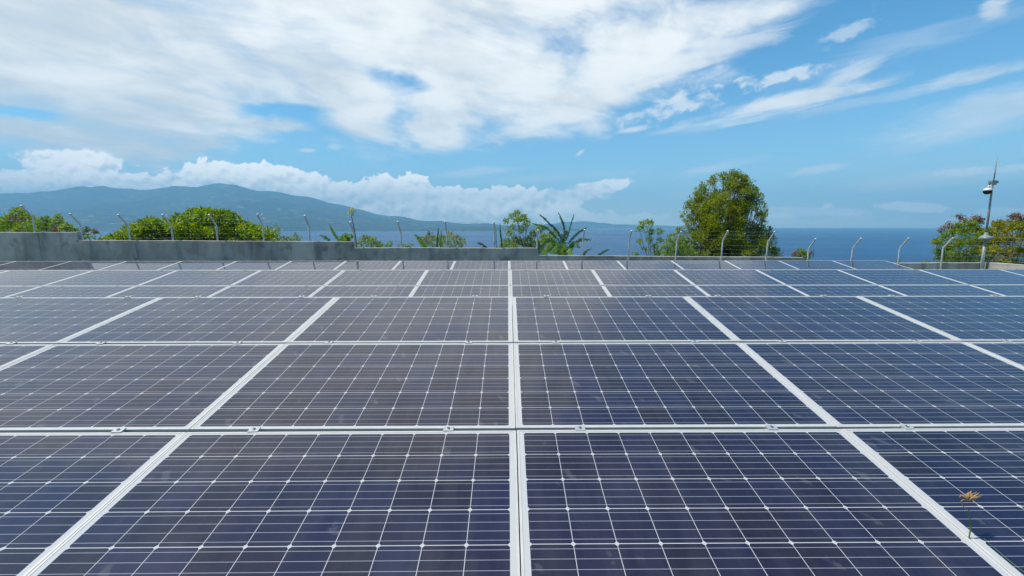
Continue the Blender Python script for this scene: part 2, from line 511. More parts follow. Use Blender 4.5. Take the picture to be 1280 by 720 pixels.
def make_concrete():
    m, t, b = mat('weathered_concrete_render')
    g = t.n('ShaderNodeNewGeometry')
    s = t.n('ShaderNodeSeparateXYZ')
    t.link(g.outputs['Position'], s.inputs[0])
    big = t.noise(g.outputs['Position'], 0.8, 6.0, 0.62, 0.4)
    run = t.noise(t.xyz(t.m('MULTIPLY', s.outputs[0], 2.2), s.outputs[1], t.m('MULTIPLY', s.outputs[2], 0.35)), 1.2, 5.0, 0.6)
    fine = t.noise(g.outputs['Position'], 26.0, 4.0, 0.6)
    c = t.mix(t.smooth(big, 0.3, 0.72), (0.21, 0.197, 0.168), (0.50, 0.468, 0.40))
    c = t.mix(t.m('MULTIPLY', t.smooth(run, 0.48, 0.70), 0.75), c, (0.12, 0.115, 0.11))
    spot = t.noise(g.outputs['Position'], 2.4, 3.0, 0.5)
    c = t.mix(t.m('MULTIPLY', t.smooth(spot, 0.58, 0.72), 0.65), c, (0.09, 0.085, 0.085))
    c = t.mix(t.m('MULTIPLY', fine, 0.25), c, (0.42, 0.42, 0.40))
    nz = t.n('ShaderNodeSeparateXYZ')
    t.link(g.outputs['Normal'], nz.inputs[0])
    c = t.mix(t.m('MULTIPLY', t.smooth(nz.outputs[2], 0.6, 0.9), 0.8), c, (0.40, 0.35, 0.27))   # upward faces tinted beige: sunlit wall top put into the colour
    t.link(c, b.inputs['Base Color'])
    b.inputs['Roughness'].default_value = 0.9
    bp = t.n('ShaderNodeBump')
    bp.inputs['Strength'].default_value = 0.4
    bp.inputs['Distance'].default_value = 0.01
    t.link(fine, bp.inputs['Height'])
    t.link(bp.outputs[0], b.inputs['Normal'])
    return m


M_CONC = make_concrete()


def leaf_mat(name, cols, trans=0.42, rough=0.5, spec=0.35):
    """cols: dark, mid, light leaf colours picked per leaf"""
    m, t, b = mat(name)
    g = t.n('ShaderNodeNewGeometry')
    rmp = t.n('ShaderNodeValToRGB')
    el = rmp.color_ramp.elements
    while len(el) < len(cols):
        el.new(0.5)
    for i, q in enumerate(cols):
        el[i].position = i / (len(cols) - 1)
        el[i].color = (*q, 1)
    clump = t.noise(g.outputs['Position'], 1.3, 2.0)
    v = t.m('ADD', t.m('MULTIPLY', g.outputs['Random Per Island'], 0.75), t.m('MULTIPLY', t.m('SUBTRACT', clump, 0.36), 0.9), clamp=True)
    t.link(v, rmp.inputs[0])
    t.link(rmp.outputs[0], b.inputs['Base Color'])
    b.inputs['Roughness'].default_value = rough
    b.inputs['Specular IOR Level'].default_value = spec
    tr = t.n('ShaderNodeBsdfTranslucent')
    br = t.n('ShaderNodeHueSaturation')
    br.inputs['Value'].default_value = 1.5
    br.inputs['Saturation'].default_value = 1.1
    t.link(rmp.outputs[0], br.inputs['Color'])
    t.link(br.outputs[0], tr.inputs['Color'])
    mx = t.n('ShaderNodeMixShader')
    mx.inputs[0].default_value = trans
    t.link(b.outputs[0], mx.inputs[1])
    t.link(tr.outputs[0], mx.inputs[2])
    t.link(mx.outputs[0], m.node_tree.nodes['Material Output'].inputs[0])
    return m


L_TREE = leaf_mat('leaf_olive_green', [(0.085, 0.145, 0.012), (0.20, 0.26, 0.016), (0.40, 0.37, 0.02)], 0.45)
L_MANGO = leaf_mat('leaf_mango', [(0.079, 0.158, 0.013), (0.191, 0.297, 0.018), (0.396, 0.436, 0.040)])
L_LIGHT = leaf_mat('leaf_yellow_green', [(0.099, 0.185, 0.026), (0.198, 0.304, 0.053), (0.370, 0.409, 0.106)], 0.45)
L_FERN = leaf_mat('leaf_feathery', [(0.092, 0.185, 0.018), (0.198, 0.310, 0.026), (0.396, 0.370, 0.026)])
L_GOLD = leaf_mat('leaf_golden', [(0.119, 0.185, 0.016), (0.290, 0.304, 0.018), (0.500, 0.356, 0.026)])
L_POD = leaf_mat('seed_pods_red_brown', [(0.120, 0.065, 0.060), (0.220, 0.125, 0.105), (0.340, 0.220, 0.170)], 0.2, 0.7)
L_BAN = leaf_mat('banana_leaf', [(0.026, 0.085, 0.020), (0.055, 0.135, 0.028), (0.090, 0.180, 0.040)], 0.30, 0.35, 0.5)
L_BANY = leaf_mat('banana_leaf_young', [(0.090, 0.200, 0.015), (0.140, 0.270, 0.020), (0.260, 0.340, 0.050)], 0.4, 0.35, 0.5)
L_GRASS = leaf_mat('grass_blade', [(0.119, 0.224, 0.016), (0.211, 0.330, 0.026), (0.343, 0.396, 0.053)], 0.4)
L_FLOWER = leaf_mat('pale_yellow_petals', [(0.450, 0.420, 0.120), (0.500, 0.500, 0.200), (0.500, 0.500, 0.300)], 0.3)


def make_ground():
    m, t, b = mat('gravelly_grass_ground')
    g = t.n('ShaderNodeNewGeometry')
    a = t.noise(g.outputs['Position'], 0.35, 6.0, 0.6)
    f = t.noise(g.outputs['Position'], 9.0, 6.0, 0.65)
    c = t.mix(t.smooth(a, 0.35, 0.65), (0.16, 0.135, 0.10), (0.055, 0.085, 0.025))
    c = t.mix(t.smooth(f, 0.3, 0.75), c, (0.21, 0.19, 0.15), 'MIX') if False else t.mix(t.m('MULTIPLY', t.smooth(f, 0.45, 0.8), 0.5), c, (0.24, 0.21, 0.17))
    t.link(c, b.inputs['Base Color'])
    b.inputs['Roughness'].default_value = 0.95
    bp = t.n('ShaderNodeBump')
    bp.inputs['Distance'].default_value = 0.04
    t.link(f, bp.inputs['Height'])
    t.link(bp.outputs[0], b.inputs['Normal'])
    return m


def make_sea():
    m, t, b = mat('sea_water')
    g = t.n('ShaderNodeNewGeometry')
    s = t.n('ShaderNodeSeparateXYZ')
    t.link(g.outputs['Position'], s.inputs[0])
    band = t.noise(t.xyz(t.m('MULTIPLY', s.outputs[0], 0.0006), t.m('MULTIPLY', s.outputs[1], 0.002), 0.0), 1.0, 5.0, 0.6)
    c = t.mix(t.smooth(band, 0.35, 0.7), (0.002, 0.046, 0.130), (0.006, 0.080, 0.200))
    # near the mountain's coast the water is paler
    t.link(c, b.inputs['Base Color'])
    b.inputs['Roughness'].default_value = 0.42
    b.inputs['Specular IOR Level'].default_value = 0.26
    wv = t.noise(t.xyz(t.m('MULTIPLY', s.outputs[0], 0.012), t.m('MULTIPLY', s.outputs[1], 0.012), 0.0), 1.0, 7.0, 0.7)
    bp = t.n('ShaderNodeBump')
    bp.inputs['Strength'].default_value = 0.6
    bp.inputs['Distance'].default_value = 6.0
    t.link(wv, bp.inputs['Height'])
    t.link(bp.outputs[0], b.inputs['Normal'])
    return m


def make_mountain():
    m, t, b = mat('forested_mountain')
    g = t.n('ShaderNodeNewGeometry')
    big = t.noise(g.outputs['Position'], 0.0011, 6.0, 0.62, 0.6)
    s = t.n('ShaderNodeSeparateXYZ')
    t.link(g.outputs['Position'], s.inputs[0])
    fields = t.noise(g.outputs['Position'], 0.004, 5.0, 0.65)
    c = t.mix(t.smooth(big, 0.35, 0.7), (0.006, 0.018, 0.012), (0.032, 0.050, 0.028))
    c = t.mix(t.m('MULTIPLY', t.smooth(fields, 0.56, 0.70), 0.6), c, (0.40, 0.36, 0.24))
    t.link(c, b.inputs['Base Color'])
    b.inputs['Roughness'].default_value = 0.95
    b.inputs['Specular IOR Level'].default_value = 0.1
    return m


# ------------------------------------------------------------------ setting: ground, sea, mountains, haze
SEA_Z = ZC - 105.0
WALL_Y = 14.28
CORNER = at(1228, 328, WALL_Y).x


def gz(x, y):
    """height of the hilltop: a gentle fall along the arrays, then a steep slope to the sea beyond the walls"""
    z = -0.03 * max(-40.0, min(y, WALL_Y + 0.6))
    d = max(0.0, y - (WALL_Y + 0.6))
    d2 = max(0.0, x - (CORNER + 0.6)) * 0.9
    d3 = max(0.0, -x - 45.0) * 0.6
    d = math.sqrt(d * d + d2 * d2 + d3 * d3)
    z -= 0.50 * d + 0.5 * math.sin(d * 0.35) * min(1.0, d / 6.0) * 0.6
    return max(z, SEA_Z - 6.0)


def axis(a, b, fine0, fine1, step_f, grow):
    o = [fine0]
    while o[-1] < fine1:
        o.append(o[-1] + step_f)
    s = step_f
    while o[-1] < b:
        s *= grow
        o.append(o[-1] + s)
    s = step_f
    while o[0] > a:
        s *= grow
        o.insert(0, o[0] - s)
    return o


xs = axis(-600, 600, -24, 24, 1.2, 1.22)
ys = axis(-400, 600, -4, 30, 0.9, 1.18)
g = MB()
g.v = [(x, y, gz(x, y) + (0.04 * math.sin(x * 1.7 + y * 2.3) if abs(x) < 30 else 0.0)) for y in ys for x in xs]
nx = len(xs)
g.f = [(j * nx + i, j * nx + i + 1, (j + 1) * nx + i + 1, (j + 1) * nx + i) for j in range(len(ys) - 1) for i in range(nx - 1)]
g.mi = [0] * len(g.f)
tag(g.build('ground', make_ground(), smooth=True), kind='structure')

SEA_END = 20000.0
sea = MB()
sea.add([(-42000, -3000, SEA_Z), (42000, -3000, SEA_Z), (42000, SEA_END, SEA_Z), (-42000, SEA_END, SEA_Z)], [(0, 1, 2, 3)])
tag(sea.build('sea', make_sea()), kind='structure')

ridge = [(-260, 262), (-120, 252), (-60, 246), (0, 243.5), (15, 242.5), (62, 238.5), (90, 235.5), (112, 233.2), (140, 235.2), (175, 237), (207, 236), (225, 232.3), (250, 233),
         (282, 230.5), (300, 233.4), (330, 239), (362, 242.5), (392, 246.5), (412, 253), (436, 259), (460, 265), (500, 271.5), (550, 277), (620, 280.6),
         (690, 283.0), (720, 286.5), (760, 291)]


def fbm(x, y, seed, octs=5):
    """cheap value noise for terrain"""
    tot, amp, fr = 0.0, 1.0, 1.0
    for o in range(octs):
        X, Yv = x * fr + seed * 7.3 + o * 11.1, y * fr + seed * 3.1 + o * 5.7
        i, j = math.floor(X), math.floor(Yv)
        u, v = X - i, Yv - j
        u, v = u * u * (3 - 2 * u), v * v * (3 - 2 * v)

        def h(a, b):
            q = math.sin(a * 127.1 + b * 311.7 + seed * 17.0) * 43758.5453
            return q - math.floor(q)
        val = (h(i, j) * (1 - u) + h(i + 1, j) * u) * (1 - v) + (h(i, j + 1) * (1 - u) + h(i + 1, j + 1) * u) * v
        tot += amp * (val - 0.5)
        amp *= 0.5
        fr *= 2.0
    return tot


def landmass(name, table, y_shore, y_ridge, px0, px1, step, rough, m, nr=40):
    mb = MB()
    cols = int((px1 - px0) / step) + 1
    for j in range(nr + 14):
        s = j / nr
        for i in range(cols):
            px = px0 + i * step
            u = UV(px, 280)[0]
            zr = ZC + UV(px, interp(table, px) + 3.6 * fbm(px / 26.0, 0.3, 9.0, 5))[1] * y_ridge
            Y = y_shore + (y_ridge - y_shore) * s
            x = u * (y_shore * 0.35 + Y * 0.65) / 1.0 if False else u * Y
            if s <= 1:
                h = max(0.0, zr - SEA_Z) * (s ** 1.25)
            else:
                h = max(0.0, zr - SEA_Z) * max(0.0, 1 - (s - 1) * 2.2)
            k = min(1.0, h / 500.0)
            gul = fbm(x / 900.0, Y / 2600.0, 2.0, 5) * rough * k * max(0.12, min(1.0, (0.97 - s) / 0.30))
            z = SEA_Z + h + gul - (3.0 if zr < SEA_Z + 2 else 0.0) - (2.0 if s == 0 else 0.0)
            mb.v.append((x, Y, z))
    for j in range(nr + 13):
        for i in range(cols - 1):
            mb.f.append((j * cols + i, j * cols + i + 1, (j + 1) * cols + i + 1, (j + 1) * cols + i))
    mb.mi = [0] * len(mb.f)
    return tag(mb.build(name, m, smooth=True), kind='structure')


M_MOUNT = make_mountain()
landmass('mountain', ridge, 8300, 15000, -260, 760, 5, 260.0, M_MOUNT)
far = [(640, 284), (690, 281.5), (705, 279.5), (720, 278.0), (745, 278.2), (775, 279.2), (800, 280.4), (830, 281.2), (870, 282), (900, 284)]
landmass('hills', far, 18600, 19600, 640, 900, 6, 30.0, M_MOUNT, 10)

hz = MB()
hz.box(-46000, 46000, -4000, 20600, SEA_Z - 8.0, 1480.0)
mh = bpy.data.materials.new('sea_air')
mh.use_nodes = True
mh.node_tree.nodes.clear()
pv = mh.node_tree.nodes.new('ShaderNodeVolumePrincipled')
pv.inputs['Color'].default_value = (0.31, 0.70, 1.0, 1)
pv.inputs['Density'].default_value = 8.2e-5
pv.inputs['Anisotropy'].default_value = 0.0
mo = mh.node_tree.nodes.new('ShaderNodeOutputMaterial')
mh.node_tree.links.new(pv.outputs[0], mo.inputs['Volume'])
tag(hz.build('haze', mh), kind='stuff')

# ------------------------------------------------------------------ boundary wall in steps
sections = [(-70, 99, 290.2, 290.0), (99, 441, 300.0, 301.8), (441, 671, 309.3, 309.8), (671, 1003, 318.9, 321.6), (1003, 1228, 329.5, 327.8)]
sec_label = ['tallest grey concrete wall section at the far end, behind the red-podded shrubs',
             'long grey concrete wall section in front of the dense mango tree',
             'mid-height grey concrete wall section between the double post and the banana plant',
             'low grey concrete wall section in front of the big round tree',
             'lowest grey concrete wall section running up to the camera mast']
TH = 0.15


def wall_top_at(x):
    for px0, px1, pya, pyb in sections:
        a, b = at(px0, pya, WALL_Y), at(px1, pyb, WALL_Y)
        if x <= b.x + 1e-6:
            return a.z + (b.z - a.z) * max(0.0, (x - a.x) / (b.x - a.x))
    return at(1228, 327.8, WALL_Y).z


wall_y0, wall_y1 = WALL_Y - TH / 2, WALL_Y + TH / 2
posts_px = [30, 90, 152, 207, 264, 323, 382, 438.5, 499, 557, 617, 672, 730, 788, 848, 906, 963, 1015, 1070, 1130, 1185]
for k, (px0, px1, pya, pyb) in enumerate(sections):
    a, b = at(px0, pya, WALL_Y), at(px1, pyb, WALL_Y)
    mb = MB()
    n = max(6, int((b.x - a.x) / 0.22))
    xs_ = [a.x + (b.x - a.x) * i / n for i in range(n + 1)]
    if k < 4:
        xs_[-1] -= 0.004
    tops = [a.z + (b.z - a.z) * i / n + 0.010 * fbm(x * 1.3, 0.4, 5.0, 4) for i, x in enumerate(xs_)]
    vs = []
    for x, zt in zip(xs_, tops):
        gz0 = gz(x, WALL_Y) - 0.3
        vs += [(x, wall_y0, gz0), (x, wall_y0, zt - 0.012), (x, wall_y0 + 0.012, zt), (x, wall_y1 - 0.012, zt), (x, wall_y1, zt - 0.012), (x, wall_y1, gz0)]
    fs = []
    for i in range(n):
        for q in range(5):
            fs.append((i * 6 + q, (i + 1) * 6 + q, (i + 1) * 6 + q + 1, i * 6 + q + 1))
    fs += [(0, 1, 2, 3, 4, 5), tuple(n * 6 + q for q in (5, 4, 3, 2, 1, 0))]
    mb.add(vs, fs)
    root = empty('concrete_wall', ((a.x + b.x) / 2, WALL_Y, gz((a.x + b.x) / 2, WALL_Y)), sec_label[k], 'wall', 'stepped boundary wall')
    o = mb.build('wall_face', M_CONC)
    o.parent = root
    o.matrix_parent_inverse = Matrix.Translation(root.location).inverted()
    # cast columns a little proud of the render
    cols_px = {0: [-28, 43], 1: [101.6, 163, 213, 271, 330, 388], 2: [447, 502, 559, 618], 3: [677], 4: []}[k]
    for c_px in cols_px:
        cx_ = max(at(c_px, 310, WALL_Y).x, a.x + 0.14)
        cm = MB()
        wd = 0.26
        zt = min(a.z, b.z) - 0.025
        cm.box(cx_ - wd, cx_ + wd, wall_y0 - 0.009, wall_y0 + 0.01, gz(cx_, WALL_Y) - 0.3, zt)
        o = cm.build('wall_column', M_CONC)
        o.parent = root
        o.matrix_parent_inverse = Matrix.Translation(root.location).inverted()

# side wall running from the mast corner back along the right of the plot
mb = MB()
zc_ = at(1228, 327.8, WALL_Y).z
x0 = CORNER - 0.003
yy = [wall_y0 - 0.003 - i * 0.5 for i in range(21)]
vs = []
for y in yy:
    zt = zc_ + 0.012 * fbm(y * 1.1, 0.7, 3.0, 4) + 0.02
    gz0 = gz(x0, y) - 0.3
    vs += [(x0, y, gz0), (x0, y, zt - 0.012), (x0 + 0.012, y, zt), (x0 + TH - 0.012, y, zt), (x0 + TH, y, zt - 0.012), (x0 + TH, y, gz0)]
fs = []
for i in range(20):
    for q in range(5):
        fs.append((i * 6 + q, i * 6 + q + 1, (i + 1) * 6 + q + 1, (i + 1) * 6 + q))
fs += [(5, 4, 3, 2, 1, 0), tuple(20 * 6 + q for q in range(6))]
mb.add(vs, fs)
tag(mb.build('concrete_wall', M_CONC, origin=(x0 + TH / 2, wall_y0 - 5, gz(x0, 9.0))), 'grey concrete wall turning the corner beside the mast, below the golden tree', 'wall', 'stepped boundary wall')

# ------------------------------------------------------------------ fence posts and barbed wire
POST_UP, ARM_UP, ARM_IN = 0.52, 0.31, 0.28
P_R = 0.024
post_words = ['tallest wall section, among the red-podded shrubs', 'second post from the far wall end, above the first wall step', None]
post_labels = {
    30: 'bent steel fence post on the tallest wall section, before the red-tipped shrub',
    90: 'bent steel fence post at the first wall step, beside the tallest section',
    152: 'bent steel fence post before the low edge of the mango tree, after the first step',
    207: 'bent steel fence post before the shoulder of the mango tree',
    264: 'bent steel fence post before the highest top of the mango tree',
    323: 'bent steel fence post before the sparse far flank of the mango tree',
    382: 'bent steel fence post standing alone before the sea between mango tree and double post',
    438.5: 'bent steel fence post at the second wall step, beside the flowering stalk',
    499: 'bent steel fence post before open water, between two red-tipped shrubs',
    557: 'bent steel fence post within the red-tipped shrub with upright banana leaves',
    617: 'bent steel fence post beside the two narrow upright banana leaves',
    672: 'bent steel fence post at the third wall step, touching the banana plant',
    730: 'bent steel fence post at the outer edge of the banana plant leaves',
    788: 'bent steel fence post before open sea, beside the small airy tree',
    848: 'bent steel fence post at the edge of the big round tree, by its yellow bush',
    906: 'bent steel fence post before the middle of the big round tree',
    963: 'bent steel fence post at the outer edge of the big round tree',
    1015: 'bent steel fence post beside the little purple-tipped bush, leaning steeply inward',
    1070: 'bent steel fence post before open sea, next after the purple-tipped bush',
    1130: 'bent steel fence post before open sea, above the end of the far solar row',
    1185: 'bent steel fence post before the feathery tree, nearest to the camera mast'}


def post_mesh():
    mb = MB()
    pts = [(0, 0, -0.35), (0, 0, POST_UP - 0.05), (0, -0.012, POST_UP - 0.012), (0, -0.05, POST_UP + 0.03), (0, -ARM_IN, POST_UP + ARM_UP)]
    n = 10
    mb.tube(pts, P_R, n, cap=False)
    # open pipe end with a rim
    d = Vector((0, -ARM_IN + 0.05, ARM_UP - 0.03)).normalized()
    e = Vector(pts[-1])
    mb.tube([e - d * 0.002, e + d * 0.012], P_R + 0.006, n)
    return mb


proto_post = None
post_tops = []
for i, px in enumerate(posts_px):
    front = px > 780
    X = at(px + (px - 635) * (-0.0222), interp([(30, 290), (98, 290), (99, 301), (440, 301), (441, 309), (671, 310), (672, 319), (1003, 321), (1004, 329), (1228, 329)], px), WALL_Y).x     # the tip leans towards us, so the base is nearer the middle
    y = wall_y0 - P_R - 0.004 if front else WALL_Y
    zt = wall_top_at(X + (0.12 if px in (90, 438.5, 672) else 0.0))
    jit = random.uniform(-0.015, 0.02)
    if proto_post is None:
        o = post_mesh().build('fence_post', M_GALV, smooth=True)
        proto_post = o
    else:
        o = proto_post.copy()
        C.objects.link(o)
    o.location = (X, y, zt + jit)
    o.rotation_euler = (R(random.uniform(-1.2, 1.2)), R(random.uniform(-1.5, 1.5)), R(random.uniform(-4, 4)))
    tag(o, post_labels[px], 'fence post', 'bent posts along the wall')
    post_tops.append((o, o.rotation_euler.to_matrix(), Vector(o.location)))


def hook(pt, h, along):
    """a fixing point on a post: h up the upright, or along the arm"""
    o, M, L = pt
    if along is None:
        q = Vector((0, -P_R - 0.004, h))
    else:
        q = Vector((0, -0.05 - (ARM_IN - 0.05) * along, POST_UP + 0.03 + (ARM_UP - 0.03) * along + P_R + 0.006))
    return L + M @ q


mast_xy = Vector((CORNER - 0.17, wall_y0 - 0.10, 0))
strands = [(0.10, None), (0.24, None), (0.38, None), (None, 0.02), (None, 0.48), (None, 0.92)]
wire_lab = ['lowest barbed wire strand just above the wall top', 'second barbed wire strand up from the wall top', 'third barbed wire strand up, halfway up the upright posts',
            'barbed wire strand at the bend of the posts', 'barbed wire strand halfway along the leaning post arms', 'topmost barbed wire strand near the tips of the leaning arms']
for k, (h, al) in enumerate(strands):
    mb = MB()
    chain = []
    p0 = hook(post_tops[0], h, al)
    chain.append(p0 + Vector((-1.6, 0, 0)))
    chain += [hook(p, h, al) for p in post_tops]
    last = chain[-1]
    chain.append(Vector((mast_xy.x, mast_xy.y - 0.05, last.z + 0.02)))
    chain.append(Vector((CORNER + 0.02, 10.6, last.z + 0.03)))
    path = []
    for a, b in zip(chain, chain[1:]):
        sag = random.uniform(0.008, 0.03)
        for q in range(6):
            s = q / 6
            p = a.lerp(b, s)
            p.z -= sag * 4 * s * (1 - s)
            path.append(p)
    path.append(chain[-1])
    mb.tube(path, 0.0032, 4, cap=False)
    # barbs: short crossed spikes every 14 cm
    for a, b in zip(path, path[1:]):
        L = (b - a).length
        nb = max(1, int(L / 0.14))
        for q in range(nb):
            p = a.lerp(b, (q + 0.5) / nb)
            d = Vector((random.uniform(-.3, .3), random.uniform(-1, 1), random.uniform(-1, 1))).normalized() * 0.02
            s = Vector((0.0022, 0, 0))
            mb.add([p - d - s, p - d + s, p + d + s, p + d - s], [(0, 1, 2, 3)])
            d = Vector((d.x, -d.z, d.y))
            mb.add([p - d - s, p - d + s, p + d + s, p + d - s], [(0, 1, 2, 3)])
    tag(mb.build('barbed_wire', M_WIRE, origin=tuple(chain[1])), wire_lab[k], 'barbed wire', 'barbed wire strands along the wall')

# ------------------------------------------------------------------ solar arrays
PHI = math.atan((360 - 181.5) / F_PX)
TILT = PHI - PITCH
NRM = Vector((0, -math.sin(TILT), math.cos(TILT)))
DIR = Vector((0, math.cos(TILT), math.sin(TILT)))
X0 = 0.038
PX_, ROWP = PANEL_L + 0.004, PANEL_W + 0.020


def on_plane(h, X, D, up=0.0):
    return Vector((X, 0, ZC)) - NRM * (h - up) + DIR * D


def frame_mesh():
    """hollow aluminium rim, top face at z = 0, origin at the middle of the panel"""
    mb = MB()
    a, b, lip, H = PANEL_L / 2, PANEL_W / 2, 0.0105, 0.035
    bv = 0.0012
    rings = [(a - 0.0, b - 0.0, -H), (a, b, -bv), (a - bv, b - bv, 0.0), (a - lip + 0.0006, b - lip + 0.0006, 0.0), (a - lip, b - lip, -0.0006), (a - lip, b - lip, -0.0085), (a - 0.002, b - 0.002, -0.0085), (a - 0.002, b - 0.002, -H)]
    vs = []
    for x, y, z in rings:
        vs += [(-x, -y, z), (x, -y, z), (x, y, z), (-x, y, z)]
    fs = []
    for i in range(len(rings) - 1):
        for k in range(4):
            p, q = i * 4 + k, i * 4 + (k + 1) % 4
            fs.append((p, q, q + 4, p + 4))
    n = len(rings) - 1
    for k in range(4):
        p, q = n * 4 + k, n * 4 + (k + 1) % 4
        fs.append((p, q, (k + 1) % 4, k))
    mb.add(vs, fs)
    return mb


def glass_mesh():
    mb = MB()
    a, b = PANEL_L / 2 - 0.0108, PANEL_W / 2 - 0.0108
    mb.box(-a, a, -b, b, -0.0075, -0.0016)
    return mb


tables = [
    dict(h=1.367, top=3.862, rows=3, c0=-3, c1=3, name='nearest array', rows_w=['top', 'middle', 'front']),
    dict(h=2.375, top=8.31, rows=2, c0=-7, c1=7, name='middle array', rows_w=['top', 'lower']),
    dict(h=3.35, top=12.74, rows=1, c0=-10, c1=7, name='farthest array', rows_w=['only']),
]
ordw = ['first', 'second', 'third', 'fourth', 'fifth', 'sixth', 'seventh', 'eighth', 'ninth', 'tenth']
proto = None
for T in tables:
    for r in range(T['rows']):
        for c in range(T['c0'], T['c1']):
            xc = X0 + (c + 0.5) * PX_ + random.uniform(-0.0012, 0.0012) + (0.004 if r == 2 else 0.0)
            dc = T['top'] - r * ROWP - PANEL_W / 2 + random.uniform(-0.002, 0.002)
            side = 'left' if c < 0 else 'right'
            k = (-c - 1) if c < 0 else c
            rw = T['rows_w'][r]
            tone = 'grey-sheened' if c < 0 else 'navy blue'
            if rw == 'only':
                lab = f"{tone} solar panel in the {T['name']}, {ordw[k]} panel {side} of the centre seam"
            else:
                lab = f"{tone} solar panel in the {T['name']}'s {rw} row, {ordw[k]} {side} of the centre seam"
            loc = on_plane(T['h'], xc, dc - PANEL_W / 2, -0.035)
            root = empty('solar_panel', loc, lab, 'solar panel', f"solar panels of the {T['name']}")
            root.rotation_euler = (TILT + R(random.uniform(-0.10, 0.10)), R(random.uniform(-0.12, 0.12)), R(random.uniform(-0.03, 0.03)))
            if proto is None:
                fr = frame_mesh().build('frame', M_FRAME, root)
                gl = glass_mesh().build('glass_face', M_CELL, root)
                for q in (fr, gl):
                    q.location = (0, PANEL_W / 2, 0.035)
                proto = (fr, gl)
            else:
                for q in proto:
                    d = q.copy()
                    C.objects.link(d)
                    d.parent = root

# racks under the panels: rails up the slope, purlins across, posts, and the clamps that hold the rows
rack_lab = ['aluminium rack with clamps carrying the nearest solar array', 'aluminium rack with clamps carrying the middle solar array', 'aluminium rack with clamps carrying the farthest solar array by the wall']
FRM = Matrix.Rotation(TILT, 4, 'X')
for T, lab in zip(tables, rack_lab):
    low = T['top'] - T['rows'] * ROWP + 0.02
    mid = on_plane(T['h'], X0 + (T['c0'] + T['c1']) / 2 * PX_, (low + T['top']) / 2)
    root = empty('mounting_rack', (mid.x, mid.y, gz(mid.x, mid.y)), lab, 'rack', 'racks under the solar arrays')
    inv = Matrix.Translation(root.location).inverted()

    def part(mb, name, m, local=True):
        o = mb.build(name, m)
        o.parent = root
        o.matrix_parent_inverse = inv
        return o
    xa, xb = X0 + T['c0'] * PX_, X0 + T['c1'] * PX_
    clamp_me = bolt_me = None
    for c in range(T['c0'], T['c1']):
        for sgn in (0.33, PANEL_L - 0.33):
            X = X0 + c * PX_ + sgn
            rl = MB()
            M = Matrix.Translation(on_plane(T['h'], X, 0, 0)) @ FRM
            rl.box(-0.02, 0.02, low - 0.03, T['top'] + 0.03, -0.0785, -0.0375, M)
            part(rl, 'rail', M_FRAME)
            for r in range(T['rows']):
                D = T['top'] + 0.010 - r * ROWP
                if r == 0:
                    D = T['top'] + 0.004
                Xc = X + random.uniform(-0.02, 0.02)
                M = Matrix.Translation(on_plane(T['h'], Xc, D, 0)) @ FRM
                if clamp_me is None:
                    cm = MB()
                    cm.box(-0.025, 0.025, -0.017, 0.017, 0.0006, 0.0050)
                    cm.box(-0.025, 0.025, -0.0075, 0.0075, -0.036, 0.0006)
                    o = cm.build('clamp', M_CLAMP)
                    clamp_me = o.data
                    bm_ = MB()
                    bm_.lathe([(0.0, 0.0085), (0.0035, 0.0085), (0.0035, 0.0065), (0.0065, 0.0095), (0.0075, 0.0090), (0.0075, 0.0051)], (0, 0, 0), 10)
                    b = bm_.build('bolt', M_BOLT)
                    bolt_me = b.data
                else:
                    o = bpy.data.objects.new('clamp', clamp_me)
                    C.objects.link(o)
                    b = bpy.data.objects.new('bolt', bolt_me)
                    C.objects.link(b)
                o.parent = root
                o.matrix_parent_inverse = inv
                o.matrix_basis = M @ Matrix.Rotation(R(random.uniform(-5, 5)), 4, 'Z')
                b.parent = o
    for D in (low + 0.35, T['top'] - 0.35):
        pm = MB()
        M = Matrix.Translation(on_plane(T['h'], 0, D, 0)) @ FRM
        pm.box(xa + 0.1, xb - 0.1, -0.03, 0.03, -0.140, -0.0795, M)
        part(pm, 'purlin', M_GALV)
        n = max(2, int((xb - xa) / 3.3))
        for i in range(n + 1):
            X = xa + 0.4 + (xb - xa - 0.8) * i / n
            p = on_plane(T['h'], X, D, 0)
            lm = MB()
            lm.box(X - 0.035, X + 0.035, p.y - 0.035, p.y + 0.035, gz(X, p.y) - 0.2, p.z - 0.142)
            part(lm, 'support_leg', M_GALV)

# ------------------------------------------------------------------ camera mast at the wall corner
mx, my = mast_xy.x, mast_xy.y
mroot = empty('camera_mast', (mx, my, gz(mx, my)), 'tall thin grey steel mast with dome camera and whip antenna at the wall corner', 'mast')
mroot.rotation_euler = (0, R(-1.5), 0)
minv = Matrix.Translation(mroot.location).inverted()


def mpart(mb, name, m, parent=None, smooth=True):
    o = mb.build(name, m, smooth=smooth)
    o.parent = parent or mroot
    if parent is None:
        o.matrix_parent_inverse = minv
    return o


def mz(py):
    return at(1232, py, my).z


